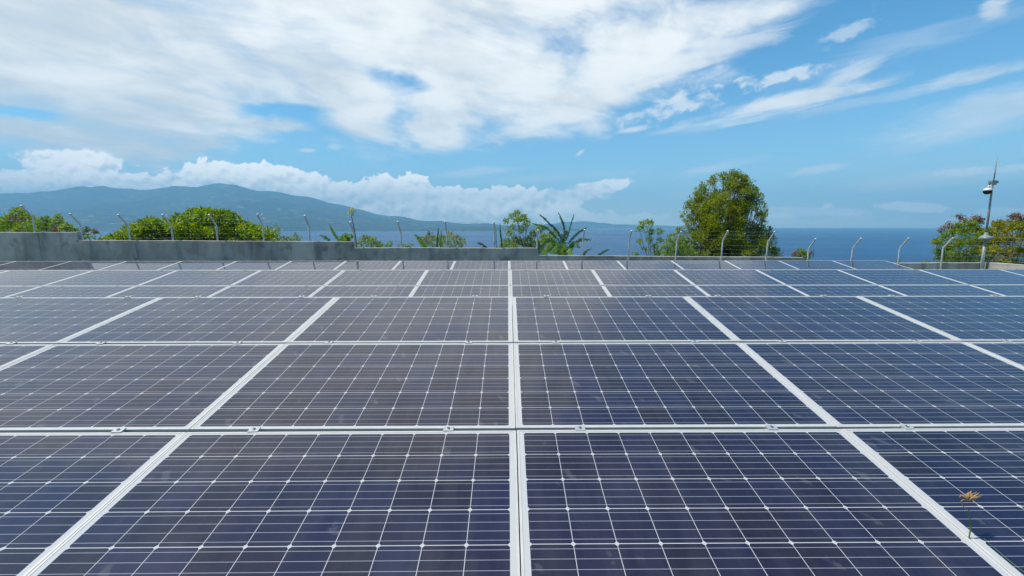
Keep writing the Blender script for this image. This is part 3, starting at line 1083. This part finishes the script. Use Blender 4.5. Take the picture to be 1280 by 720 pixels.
mb = MB()
mb.tube([(mx, my, gz(mx, my) - 0.3), (mx, my, mz(299))], 0.043, 14)
mpart(mb, 'lower_pole', M_GREYP)
mb = MB()
mb.tube([(mx, my, mz(299)), (mx, my, mz(226))], 0.028, 12)
mpart(mb, 'upper_pole', M_GREYP)
mb = MB()
zb = mz(297)
mb.lathe([(0.0, -0.115), (0.07, -0.11), (0.14, -0.075), (0.168, -0.03), (0.166, 0.0), (0.14, 0.035), (0.085, 0.065), (0.052, 0.10), (0.05, 0.155), (0.036, 0.17)], (mx, my, zb), 24)
mpart(mb, 'bell_shroud', M_GREYP)
mb = MB()
z = mz(228.5)
mb.box(mx - 0.085, mx + 0.06, my - 0.06, my + 0.06, z - 0.07, z + 0.075)
mb.box(mx + 0.06, mx + 0.13, my - 0.05, my + 0.04, z - 0.02, z + 0.06)
mb.box(mx - 0.13, mx - 0.085, my - 0.03, my + 0.03, z - 0.03, z + 0.03)
mpart(mb, 'junction_box', M_GREYP, smooth=False)
mb = MB()
z2 = mz(235)
mb.box(mx - 0.10, mx - 0.02, my - 0.04, my + 0.04, z2 - 0.07, z2 + 0.10)
mb.tube([(mx - 0.02, my, z2 + 0.06), (mx - 0.14, my - 0.03, z2 + 0.07), (mx - 0.19, my - 0.05, z2 + 0.02)], 0.022, 8)
mpart(mb, 'bracket', M_WHITEP)
mb = MB()
cc = (mx - 0.19, my - 0.05, mz(238.5))
mb.lathe([(0.0, 0.10), (0.06, 0.095), (0.105, 0.06), (0.115, 0.03), (0.115, 0.004), (0.0, 0.003)], cc, 20)
dome = mpart(mb, 'dome_camera', M_WHITEP)
mb = MB()
mb.lathe([(0.108, -0.0), (0.105, -0.05), (0.075, -0.095), (0.0, -0.115)], cc, 18)
mpart(mb, 'dome_lens', M_BLACKG, dome)
mb = MB()
mb.tube([(mx + 0.02, my, mz(226)), (mx + 0.03, my, mz(212)), (mx + 0.035, my, mz(194.5))], [0.017, 0.012, 0.007], 8)
mpart(mb, 'antenna', M_GREYP)

# ------------------------------------------------------------------ plants
def leaves_mesh(P, D, L, Wd, name, m, parent, fold=0.25, curl=0.0):
    """P centres, D directions (N x 3), L lengths, Wd widths: one four-pointed folded leaf each, two faces"""
    n = len(P)
    D = D / (np.linalg.norm(D, axis=1, keepdims=True) + 1e-9)
    rv = RNG.normal(size=(n, 3)) * 0.7 + np.array([0, 0, 1.0])
    S = np.cross(D, rv)
    S /= (np.linalg.norm(S, axis=1, keepdims=True) + 1e-9)
    N = np.cross(S, D)
    L = L[:, None]
    Wd = Wd[:, None]
    base = P
    tip = P + D * L - N * L * curl
    midp = P + D * L * 0.48
    a = midp + S * Wd * 0.5 + N * Wd * fold
    b = midp - S * Wd * 0.5 + N * Wd * fold
    V = np.stack([base, a, tip, b], axis=1).reshape(-1, 3)
    me = bpy.data.meshes.new(name)
    me.vertices.add(4 * n)
    me.vertices.foreach_set('co', V.astype(np.float32).ravel())
    idx = np.arange(n)[:, None] * 4
    tri = np.concatenate([idx + np.array([[0, 1, 2]]), idx + np.array([[0, 2, 3]])], axis=1).reshape(-1)
    me.loops.add(6 * n)
    me.loops.foreach_set('vertex_index', tri.astype(np.int32))
    me.polygons.add(2 * n)
    me.polygons.foreach_set('loop_start', (np.arange(2 * n) * 3).astype(np.int32))
    me.polygons.foreach_set('loop_total', np.full(2 * n, 3, np.int32))
    me.update(calc_edges=True)
    me.validate()
    me.materials.append(m)
    o = bpy.data.objects.new(name, me)
    C.objects.link(o)
    o.parent = parent
    o.matrix_parent_inverse = Matrix.Translation(parent.location).inverted()
    return o


def clump_points(clumps, n, shell=0.55, squash=0.85):
    """points spread over and inside soft clumps; directions point outwards with an upward bias"""
    cs = np.array([c[:3] for c in clumps])
    rs = np.array([c[3] for c in clumps])
    wgt = rs ** 2
    k = RNG.choice(len(clumps), size=n, p=wgt / wgt.sum())
    d = RNG.normal(size=(n, 3))
    d /= np.linalg.norm(d, axis=1, keepdims=True)
    rad = (shell + (1 - shell) * RNG.random(n)) ** 1.0 * np.where(RNG.random(n) < 0.10, 1.25, 1.0)
    P = cs[k] + d * (rs[k] * rad)[:, None] * np.array([1, 1, squash])
    return P, d


def branches(mb, base, clumps, r0, fork=0.45, lean=0.0, n=7):
    base = Vector(base)
    top = Vector(np.mean([c[:3] for c in clumps], axis=0))
    hi = max(c[2] for c in clumps)
    fk = base.lerp(Vector((top.x, top.y, top.z)), fork)
    bend = Vector((random.uniform(-.1, .1), random.uniform(-.1, .1), 0)) * (fk - base).length
    mb.tube([base + Vector((0, 0, -0.2)), base.lerp(fk, 0.5) + bend, fk], [r0, r0 * 0.85, r0 * 0.72], n)
    lead = Vector((top.x, top.y, hi - 0.2))
    mb.tube([fk, fk.lerp(lead, 0.5) + bend * 0.6, lead], [r0 * 0.7, r0 * 0.42, r0 * 0.12], 6)
    for c in clumps:
        e = Vector(c[:3])
        s = random.uniform(0.0, 0.55)
        st = fk.lerp(lead, s) if lead.z > e.z * 0 + fk.z else fk
        md = st.lerp(e, 0.5) + Vector((0, 0, -0.08 * (e - st).length)) + Vector((random.uniform(-.1, .1), random.uniform(-.1, .1), 0)) * (e - st).length
        mb.tube([st, md, e], [r0 * 0.36, r0 * 0.22, r0 * 0.07], 5)
        for q in range(3):
            t2 = e + Vector((random.uniform(-1, 1), random.uniform(-1, 1), random.uniform(-.2, 1))).normalized() * c[3] * 0.95
            mb.tube([md.lerp(e, random.uniform(.4, 1)), t2], [r0 * 0.09, r0 * 0.03], 4, cap=False)


def world_clumps(lst, Y, depth, seed=0):
    """(px, py, radius px) seen in the photograph -> clumps in the world, at their own spread of distances"""
    rr = random.Random(seed)
    out = []
    for q in lst:
        y = Y + rr.uniform(-depth, depth) if len(q) < 4 else Y + q[3]
        p = at(q[0], q[1], y)
        out.append((p.x, p.y, p.z, q[2] / F_PX * y))
    return out


def tree(name, label, cat, base_px, Y, clumps, n, ll, lw, m, r0, depth=0.6, group=None, fork=0.45, up=0.5, pods=None, shell=0.5, seed=1, crown='crown', curl=0.1, squash=0.85):
    cl = world_clumps(clumps, Y, depth, seed)
    bx = at(base_px, 320, Y).x
    bz = gz(bx, Y)
    root = empty(name, (bx, Y, bz), label, cat, group)
    mb = MB()
    branches(mb, (bx, Y, bz), cl, r0, fork)
    o = mb.build('trunk', M_BARK, smooth=True)
    o.parent = root
    o.matrix_parent_inverse = Matrix.Translation(root.location).inverted()
    P, d = clump_points(cl, n, shell, squash)
    D = d * 0.8 + RNG.normal(size=d.shape) * 0.55 + np.array([0, 0, up])
    s = RNG.uniform(0.65, 1.25, n)
    leaves_mesh(P, D, ll * s, lw * s, crown, m, root, curl=curl)
    if pods:
        plst, pn, pl, pw = pods
        pcl = world_clumps(plst, Y, depth, seed + 3)
        P, d = clump_points(pcl, pn, 0.2)
        D = RNG.normal(size=d.shape) * 0.6 + np.array([0, 0, -0.6])
        s = RNG.uniform(0.7, 1.3, pn)
        leaves_mesh(P, D, pl * s, pw * s, 'seed_pods', L_POD, root)
    return root


# the big round tree: crown filled row by row from its outline
rr = random.Random(11)
outline = [(217, 905, 922), (224, 891, 930), (234, 876, 942), (244, 867, 949), (256, 859, 954), (270, 855, 957), (284, 853, 960), (298, 848, 964), (312, 842, 972), (324, 836, 978)]
bt = []
for py in range(221, 338, 7):
    l = interp([(a, b) for a, b, c in outline], py)
    r_ = interp([(a, c) for a, b, c in outline], py)
    hw = (r_ - l) / 2
    cxp = (l + r_) / 2
    for sg in (-1, 1):
        bt.append((cxp + sg * max(1.0, hw - 5.5) + rr.uniform(-2, 2), py + rr.uniform(-2, 2), rr.uniform(4.5, 6.5), rr.uniform(-0.7, 0.7)))
    for k in range(max(3, int(hw / 3.6))):
        a = rr.uniform(0, 2 * math.pi)
        q = math.sqrt(rr.uniform(0.12, 1.0))
        rad = rr.uniform(6.0, 11.0) * (0.78 if py < 232 else 1.0)
        px = cxp + math.cos(a) * q * max(2.0, hw - rad * 0.7)
        yo = math.sin(a) * q * max(2.0, hw - rad) / F_PX * 24.0
        bt.append((px, py + rr.uniform(-3, 3), rad, yo))
for k in range(46):
    py = rr.uniform(218, 318)
    l = interp([(a, b) for a, b, c in outline], py)
    r_ = interp([(a, c) for a, b, c in outline], py)
    bt.append((rr.choice((l - rr.uniform(0, 3), r_ + rr.uniform(0, 3))), py - rr.uniform(0, 3), rr.uniform(2.2, 3.6), rr.uniform(-0.5, 0.5)))
for px, py in [(907, 222), (914, 219), (921, 221), (892, 227), (886, 229), (939, 238), (944, 236), (868, 243), (952, 251), (861, 258), (856, 300), (964, 312), (932, 226)]:
    bt.append((px, py, rr.uniform(3.2, 5.0), rr.uniform(-0.4, 0.4)))
tree('tree', 'big round olive-green tree with a ragged dome crown, tallest beyond the wall', 'tree', 905, 24.0, bt, 42000, 0.12, 0.052, L_TREE, 0.085, up=0.75, shell=0.12, fork=0.35)
# yellow bush at its foot
tree('bush', 'yellow-green bush tucked against the near foot of the big round tree', 'bush', 842, 21.0,
     [(836, 305, 7), (841, 297, 6), (831, 312, 6), (829, 321, 7), (838, 323, 8), (858, 312, 8), (862, 320, 9), (846, 309, 8), (838, 317, 8), (850, 320, 9), (845, 322, 7), (852, 300, 6)], 3000, 0.11, 0.05, L_LIGHT, 0.04, depth=0.5, seed=4)
# mango
mg = []
mtop = [(120, 303), (135, 297), (150, 292), (165, 283), (185, 275), (205, 277), (230, 270), (246, 263), (258, 261), (270, 266), (285, 265), (295, 270), (305, 278), (325, 284), (340, 290), (350, 300)]
for px in range(128, 348, 6):
    t0 = interp(mtop, px)
    py = t0 + 5
    while py < 312:
        mg.append((px + rr.uniform(-4, 4), py + rr.uniform(-2, 2), rr.uniform(5.0, 8.5), rr.uniform(-1.3, 1.3)))
        py += rr.uniform(7, 10)
tree('mango_tree', 'broad dense low mango tree with glossy yellow-green leaves behind the wall', 'tree', 240, 19.5, mg, 18000, 0.16, 0.055, L_MANGO, 0.16, up=0.55, shell=0.55, curl=0.3, fork=0.5)
# far end shrubs with red pods
s1 = [(4, 281, 9), (16, 276, 9), (22, 268, 7), (24, 263, 4), (34, 276, 9), (12, 286, 9), (30, 286, 9), (44, 283, 8), (-8, 284, 9)]
tree('shrub', 'tallest leafy shrub with red-brown pods at the far wall end', 'shrub', 20, 18.0, s1, 2600, 0.12, 0.05, L_FERN, 0.05, depth=0.8, seed=5,
     pods=([(20, 274, 8), (32, 279, 7), (28, 285, 6), (38, 271, 4)], 300, 0.10, 0.035), group='shrubs with red pods')
s2 = [(55, 281, 7), (64, 284, 7), (72, 279, 6), (74, 273, 4), (82, 285, 6), (90, 288, 5), (58, 275, 4)]
tree('shrub', 'lower leafy shrub with red-brown sprigs beside the post at the first wall step', 'shrub', 68, 17.5, s2, 1700, 0.11, 0.045, L_LIGHT, 0.035, depth=0.5, seed=6,
     pods=([(57, 275, 4), (73, 272, 4), (66, 285, 5), (78, 284, 4), (70, 288, 5)], 220, 0.10, 0.035), group='shrubs with red pods')
s3 = [(107, 288, 3.5), (112, 296, 4), (119, 290, 3), (104, 296, 4)]
tree('shrub', 'sparse little shrub with two dark red seed heads just past the first wall step', 'shrub', 110, 17.0, s3, 260, 0.09, 0.04, L_LIGHT, 0.015, depth=0.2, seed=7,
     pods=([(108.5, 286, 4), (118.5, 289, 3.6)], 150, 0.09, 0.035), group='shrubs with red pods')
s4 = [(452, 302, 5), (458, 299, 5.5), (465, 301, 5), (470, 305, 4), (448, 308, 5), (462, 308, 6), (475, 307, 3.5), (487, 306, 3)]
tree('shrub', 'small red-tipped shrub just past the flowering stalk', 'shrub', 460, 16.5, s4, 800, 0.085, 0.035, L_LIGHT, 0.02, depth=0.3, seed=8,
     pods=([(455, 298, 4), (467, 299, 4), (472, 303, 3)], 130, 0.08, 0.03), group='shrubs with red pods')
s5 = [(528, 301, 6), (536, 299, 6), (544, 302, 7), (553, 300, 7), (562, 298, 7), (571, 299, 6), (578, 303, 5), (535, 308, 6), (558, 307, 7), (572, 308, 6)]
tree('shrub', 'wide red-tipped shrub with upright banana leaves among it', 'shrub', 552, 16.6, s5, 1700, 0.085, 0.034, L_LIGHT, 0.03, depth=0.4, seed=9,
     pods=([(537, 291, 4), (541, 296, 5), (564, 292, 5), (570, 296, 4), (533, 299, 4), (556, 296, 4)], 260, 0.08, 0.03), group='shrubs with red pods')
s6 = [(1001, 315, 5), (1004, 321, 5), (996, 321, 4), (1010, 320, 4)]
tree('shrub', 'little bush with purple-brown seed heads between open sea and the big tree', 'shrub', 1002, 17.0, s6, 420, 0.09, 0.04, L_FERN, 0.02, depth=0.25, seed=10,
     pods=([(993, 316, 5), (998, 317, 5), (1003, 316, 5), (1008, 317, 5), (1013, 316, 5)], 260, 0.09, 0.035), group='shrubs with red pods')
# loose young trees
t1 = [(633, 277, 4), (639, 271, 4), (646, 267, 4.5), (647, 275, 5), (654, 272, 5), (659, 279, 5), (637, 291, 5), (635, 304, 6), (645, 300, 6), (652, 303, 6), (641, 284, 4), (652, 287, 5), (662, 300, 6),
      (667, 293, 5), (676, 286, 5), (681, 297, 6), (676, 305, 6), (668, 306, 6), (630, 308, 5), (686, 299, 6), (688, 309, 7), (676, 313, 7), (660, 309, 6), (693, 292, 5), (642, 309, 6)]
tree('tree', 'loose yellow-green young tree standing behind the banana plant', 'tree', 655, 18.5, t1, 4300, 0.10, 0.042, L_LIGHT, 0.05, depth=0.7, seed=12, shell=0.3)
t2 = [(803, 281, 5), (812, 279, 5), (800, 287, 4), (813, 290, 5), (824, 290, 4.5), (800, 302, 3.5), (819, 309, 5), (812, 300, 4), (826, 300, 4), (822, 317, 5), (796, 319, 4), (806, 312, 3)]
tree('tree', 'small airy tree with sparse leaves standing alone before the sea', 'tree', 820, 18.0, t2, 1150, 0.10, 0.042, L_FERN, 0.04, depth=0.45, seed=13, shell=0.25)
# feathery trees by the mast
f1 = [(1172, 303, 6), (1180, 297, 6), (1190, 290, 7), (1198, 283, 7), (1207, 290, 8), (1213, 281, 7), (1221, 277, 6), (1186, 310, 8), (1198, 304, 9), (1212, 303, 9), (1224, 298, 8), (1222, 288, 7),
      (1178, 322, 8), (1192, 321, 9), (1207, 318, 9), (1222, 314, 9), (1215, 326, 8), (1200, 330, 8), (1183, 331, 8), (1174, 315, 6), (1230, 325, 8)]
tree('tree', 'feathery green tree with purple-brown pods standing behind the camera mast', 'tree', 1200, 19.0, f1, 9000, 0.10, 0.036, L_FERN, 0.06, depth=1.0, seed=14, shell=0.05, up=0.3,
     pods=([(1176, 287, 4.5), (1181, 283, 3.5), (1169, 300, 4), (1199, 270, 5), (1206, 274, 5), (1220, 272, 6), (1226, 275, 5), (1190, 283, 4), (1186, 279, 3), (1174, 305, 3), (1212, 288, 4)], 800, 0.10, 0.035),
     group='feathery trees by the mast')
f2 = [(1240, 290, 7), (1248, 281, 7), (1256, 288, 8), (1265, 284, 8), (1274, 278, 8), (1283, 284, 9), (1270, 270, 4), (1246, 300, 9), (1260, 300, 10), (1276, 297, 10), (1290, 300, 10), (1243, 314, 9), (1258, 316, 10),
      (1274, 314, 10), (1290, 318, 10), (1250, 328, 9), (1268, 330, 10), (1236, 306, 7), (1230, 303, 7), (1232, 314, 8), (1229, 292, 6), (1236, 288, 5), (1300, 290, 9), (1296, 278, 8)]
tree('tree', 'golden-tinged feathery tree with pods beyond the side wall', 'tree', 1268, 18.0, f2, 10500, 0.10, 0.036, L_GOLD, 0.06, depth=1.1, seed=15, shell=0.05, up=0.3,
     pods=([(1245, 278, 5), (1251, 282, 5), (1262, 275, 3.5), (1266, 270, 4.5), (1271, 268, 4), (1278, 272, 5), (1285, 275, 6), (1256, 278, 4)], 620, 0.10, 0.035),
     group='feathery trees by the mast')


def frond(pts, width, name, m, parent, Y, seed, notch=0.35, twist=0.0, dY=(0.0, 0.0)):
    """a banana leaf: a midrib through the points (photo pixels at a real distance) with a torn blade either side"""
    r = random.Random(seed)
    P = []
    n = 26
    Q = [at(x, y, Y + dY[0] + (dY[1] - dY[0]) * i / (len(pts) - 1)) for i, (x, y) in enumerate(pts)]

    def curve_pt(s):
        s *= len(Q) - 1
        i = min(int(s), len(Q) - 2)
        t_ = s - i
        p0, p1, p2, p3 = Q[max(i - 1, 0)], Q[i], Q[i + 1], Q[min(i + 2, len(Q) - 1)]
        return 0.5 * ((2 * p1) + (p2 - p0) * t_ + (2 * p0 - 5 * p1 + 4 * p2 - p3) * t_ ** 2 + (3 * p1 - p0 - 3 * p2 + p3) * t_ ** 3)
    P = [curve_pt(i / n) for i in range(n + 1)]
    mb = MB()
    mb.tube(P, [0.016 * (1 - i / n) + 0.003 for i in range(n + 1)], 5)
    view = Vector((math.sin(twist), -math.cos(twist), 0.35)).normalized()
    for side in (-1, 1):
        for i in range(n):
            a, b = P[i], P[i + 1]
            t_ = (b - a).normalized()
            s = t_.cross(view).normalized() * side
            f0, f1 = (i / n), ((i + 1) / n)
            prof = lambda f: width * min(1.0, (f * 5) ** 0.7 if f < 0.2 else 1.0) * (max(0.0, 1 - f) ** 0.42 if f > 0.45 else 0.78 + 0.0 * f) * (1.0 if f < 0.98 else 0.3)
            jit = 1.0 - (r.random() < 0.6) * r.uniform(0.1, notch * 1.9)
            jit2 = jit * r.uniform(0.7, 1.15)
            w0, w1 = prof(f0) * jit, prof(f1) * jit2
            dr = Vector((0, 0, -0.35)) * width * r.uniform(0.4, 1.0)
            sw = t_ * width * 0.25
            g0 = (b - a) * (0.06 if r.random() < notch else 0.0)
            mb.add([a, b - g0 * 0.2, b - g0 + s * w1 + dr * (w1 / width) + sw, a + s * w0 + dr * (w0 / width) + sw], [(0, 1, 2, 3)])
    o = mb.build(name, m)
    o.parent = parent
    o.matrix_parent_inverse = Matrix.Translation(parent.location).inverted()
    return o


def banana(label, base_px, Y, fronds, stem_top, r0=0.09, group='banana plants behind the wall'):
    bx = at(base_px, 320, Y).x
    bz = gz(bx, Y)
    root = empty('banana_plant', (bx, Y, bz), label, 'banana plant', group)
    if stem_top:
        mb = MB()
        tp = at(*stem_top, Y)
        mb.tube([(bx, Y, bz - 0.2), (bx * 0.4 + tp.x * 0.6, Y, bz * 0.4 + tp.z * 0.6), tp], [r0, r0 * 0.8, r0 * 0.5], 9)
        o = mb.build('trunk', M_STEM, smooth=True)
        o.parent = root
        o.matrix_parent_inverse = Matrix.Translation(root.location).inverted()
    for i, f in enumerate(fronds):
        frond(f[0], f[1], 'frond', f[2] if len(f) > 2 else L_BAN, root, Y, i + int(base_px), dY=f[3] if len(f) > 3 else (0, 0), twist=f[4] if len(f) > 4 else 0.0)
    return root


banana('big banana plant with a fan of torn dark fronds rising above the low wall', 703, 16.4, [
    ([(702, 300), (697, 290), (687, 279), (674.6, 268)], 0.085, L_BAN, (0, -0.2)),
    ([(705, 300), (706, 290), (703, 277), (698, 266)], 0.10, L_BAN, (0, 0.3), 0.5),
    ([(708, 300), (711, 291), (714, 279), (717.8, 267)], 0.075, L_BAN, (0, 0.3), 1.0),
    ([(710, 305), (716, 297), (724, 290), (733.7, 284)], 0.085, L_BAN, (0, -0.3)),
    ([(710, 309), (718, 304), (728, 299), (738.5, 300)], 0.12, L_BAN, (0, -0.2)),
    ([(700, 303), (692, 293), (680, 283), (665, 279.5)], 0.10, L_BAN, (0, 0.3)),
    ([(705, 312), (704, 303), (704, 296), (708, 290)], 0.24, L_BAN, (0, -0.1)),
    ([(703, 316), (697, 306), (690, 300), (682, 302)], 0.22, L_BAN, (0, -0.4), 0.4),
    ([(708, 318), (713, 308), (719, 304), (724, 309)], 0.17, L_BAN, (0, -0.4)),
    ([(702, 321), (695, 311), (686, 311), (678, 317)], 0.24, L_BANY, (-0.2, -0.7)),
    ([(705, 322), (704, 310), (698, 308), (690, 315)], 0.20, L_BANY, (-0.2, -0.8)),
    ([(708, 322), (710, 311), (713, 313), (713, 320)], 0.20, L_BANY, (-0.2, -0.8)),
    ([(701, 318), (694, 306), (690, 303), (684, 309)], 0.22, L_BANY, (-0.1, -0.5)),
], (705, 298), 0.11)
banana('two narrow upright banana fronds seen edge-on beside the wall post', 624, 17.2, [
    ([(621, 314), (620, 303), (620, 292), (619.5, 281)], 0.06, L_BAN, (0, 0.1), 1.2),
    ([(627, 314), (627, 302), (625.5, 290), (625, 279)], 0.10, L_BAN, (0, -0.2), 0.9),
    ([(612, 314), (606, 308), (601, 304.5), (597.5, 303.5)], 0.10, L_BAN, (0, -0.2)),
], None)
banana('single slanted banana frond with a broad low leaf beside the double post', 424, 16.2, [
    ([(427, 306), (421, 297), (416, 289), (412.3, 281)], 0.09, L_BANY, (0, 0.1), 0.4),
    ([(416, 306), (410, 299), (405, 295.5), (400, 294)], 0.10, L_BANY, (0, -0.1)),
], None)
banana('young banana plant with one slanted and two upright fronds in the red-tipped shrub', 540, 16.0, [
    ([(534, 314), (529, 305), (524, 298), (519, 294)], 0.14, L_BANY, (0, -0.2), 0.3),
    ([(546, 314), (546.5, 304), (547, 295), (548, 285)], 0.08, L_BAN, (0, 0.1), 0.8),
    ([(550, 314), (551, 304), (551.5, 296), (551.8, 289)], 0.08, L_BANY, (0, 0.1), 0.8),
], None)
banana('low banana frond poking over the wall just past the big banana plant', 726, 16.0, [
    ([(724, 324), (729, 318), (734, 313), (739.5, 310)], 0.08, L_BAN, (0, -0.1))], None)
banana('isolated low banana frond poking over the wall before open sea', 746, 16.0, [
    ([(742, 324), (748, 319), (754, 315), (761.5, 311.5)], 0.09, L_BAN, (0, -0.1))], None)


def sprig(label, lst, Y, n, m, ll=0.09, lw=0.035, base=None, seed=0):
    return tree('sprig', label, 'plant', base or lst[0][0], Y, lst, n, ll, lw, m, 0.012, depth=0.15, seed=seed, shell=0.2)


sprig('feathery upright sprig at the far flank of the mango tree', [(347, 285, 4.5), (346, 293, 4), (352, 299, 5), (344, 301, 5)], 18.0, 240, L_LIGHT, seed=21)
sprig('low feathery plant before the sea between mango tree and lone post', [(362, 299, 5), (370, 296, 5), (374, 301, 4), (366, 303, 5), (357, 303, 4)], 18.0, 330, L_LIGHT, seed=22)
sprig('bright green leafy plant peeking over the wall beside the flowering stalk', [(431, 297, 4), (437, 297, 4), (433, 302, 5), (428, 303, 4)], 15.8, 260, L_BANY, 0.12, 0.055, seed=23)
sprig('low yellow-green plant at the wall top before the lone post and open water', [(500, 308, 3), (507, 309, 4), (514, 308, 3.5), (511, 312, 4)], 15.6, 180, L_LIGHT, seed=24)
sprig('small green sprout between the small red-tipped shrub and open water', [(475, 306, 3.5), (487, 304, 3), (486, 309, 3.5), (478, 310, 4)], 15.6, 150, L_BANY, seed=25)
sprig('tiny yellow-green sprout at the wall top before the feathery tree', [(1155, 327.5, 3), (1158, 331, 4), (1152, 332, 4)], 16.0, 130, L_LIGHT, seed=26)
sprig('tiny sprout at the wall top behind the end of the far solar row', [(1123, 328, 2.5), (1121, 332, 4)], 16.0, 80, L_LIGHT, seed=27)

# tall grass among the far shrubs
for k, (px, top, lab, cnt) in enumerate([(6, 268, 'bright tall grass tuft at the far end of the tallest wall section', 70), (49, 263, 'bright tall grass tuft right behind the first fence post', 60)]):
    Y = 15.4
    bx = at(px, 300, Y).x
    zt = at(px, top, Y).z
    zb_ = at(px, 296, Y).z - 0.1
    o = MB()
    rr2 = random.Random(40 + k)
    for i in range(cnt):
        x = bx + rr2.gauss(0, 0.16)
        y = Y + rr2.gauss(0, 0.15)
        g0 = gz(x, y)
        h = zt - rr2.uniform(0.0, 0.55) ** 1.0
        ln = rr2.uniform(-0.25, 0.25)
        wv = 0.012
        p0, p1, p2 = Vector((x, y, g0)), Vector((x + ln * 0.35, y, g0 + (h - g0) * 0.7)), Vector((x + ln, y - 0.1, h))
        o.add([p0 - Vector((wv, 0, 0)), p0 + Vector((wv, 0, 0)), p1 + Vector((wv, 0.004, 0)), p2, p1 - Vector((wv, -0.004, 0))], [(0, 1, 2, 4), (4, 2, 3)])
    tag(o.build('grass_tuft', L_GRASS, origin=(bx, Y, gz(bx, Y))), lab, 'grass tuft', 'tall grass tufts')

# flowering stalk beside the double post
Y = 15.0
bx = at(445, 300, Y).x
root = empty('flower_stalk', (bx, Y, gz(bx, Y)), 'thin leaning stalk with pale yellow flower head beside the post at the second wall step', 'plant')
mb = MB()
mb.tube([(bx, Y, gz(bx, Y) - 0.1), at(445, 300, Y), at(442, 282, Y), at(439, 268, Y)], [0.022, 0.02, 0.017, 0.012], 7)
o = mb.build('stem', M_BARK, smooth=True)
o.parent = root
o.matrix_parent_inverse = Matrix.Translation(root.location).inverted()
c1 = [(*at(438.5, 265.5, Y), 0.085), (*at(439.5, 262, Y), 0.06)]
P, d = clump_points(c1, 90, 0.1)
leaves_mesh(P, d + np.array([0, 0, 0.4]), RNG.uniform(0.05, 0.10, 90), RNG.uniform(0.02, 0.04, 90), 'flower_head', L_FLOWER, root)
c2 = [(*at(436, 269, Y), 0.13), (*at(443, 266, Y), 0.12), (*at(432, 267, Y), 0.06)]
P, d = clump_points(c2, 60, 0.3)
leaves_mesh(P, d, RNG.uniform(0.06, 0.12, 60), RNG.uniform(0.012, 0.02, 60), 'foliage', L_LIGHT, root)

# ------------------------------------------------------------------ the weed growing through the seam of the nearest array
seamX = X0 + PX_
wb = on_plane(1.367, seamX, 1.196)
wy = wb.y


def wp(px, py, dy=0.0):
    return at(px, py, wy + dy)


base = wb
root = empty('weed', (base.x, base.y, gz(base.x, base.y)), 'single dry weed with a curled golden seed head growing through a panel seam', 'weed')
inv = Matrix.Translation(root.location).inverted()
mb = MB()
mb.tube([(base.x + 0.02, base.y - 0.02, gz(base.x, base.y)), (base.x, base.y, base.z - 0.08), base, wp(1213.6, 658), wp(1210.8, 638)], [0.0028, 0.0027, 0.0026, 0.0022, 0.0018], 6)
o = mb.build('stem', M_STEM, root, True)
o.matrix_parent_inverse = inv
mb = MB()
mb.tube([wp(1210.8, 638), wp(1206, 635), wp(1202, 630, -.004), wp(1201.5, 626, -.006), wp(1204, 624.5, -.004), wp(1208, 625.5)], [0.0017, 0.0016, 0.0015, 0.0015, 0.0015, 0.0016], 6)
o = mb.build('curled_stalk', M_DRY, root, True)
o.matrix_parent_inverse = inv
mb = MB()
spk = [[(1210, 626), (1212, 619), (1214.5, 613)], [(1210, 626), (1210, 619), (1211, 614.5)], [(1210, 626), (1215, 620), (1221, 614.5)], [(1210, 626), (1217, 621), (1224.5, 615.5)],
       [(1210, 626), (1218, 622.5), (1228.5, 619)], [(1210, 626), (1218, 624), (1226, 621.5)], [(1210, 626), (1206, 621), (1201.5, 619), (1198.5, 622.5)], [(1210, 626), (1208, 620), (1207, 617)],
       [(1210, 626), (1213, 620), (1218, 616)]]
for i, q in enumerate(spk):
    dyy = random.uniform(-0.02, 0.02)
    pts = [wp(x, y, dyy * j / (len(q) - 1)) for j, (x, y) in enumerate(q)]
    fat = 0.0056 if i in (0, 1, 7, 8) else 0.0034
    mb.tube(pts, [0.0012] + [fat] * (len(pts) - 2) + [0.0005], 6)
o = mb.build('seed_head', M_DRY, root, True)
o.matrix_parent_inverse = inv
# thin tube added beside the seam, standing in for a reflection in the glass
mb = MB()
p0 = on_plane(1.367, seamX + 0.048, 1.19, 0.004)
p1 = on_plane(1.367, seamX + 0.040, 1.10, 0.006)
p2 = on_plane(1.367, seamX + 0.050, 1.00, 0.005)
mb.tube([p0, p1, p2], [0.0006, 0.0009, 0.0009], 5)
tag(mb.build('reflected_line', M_STEM, origin=tuple(p1)), 'thin green line standing in for a reflection on the glass beside the weed', 'grass stalk')
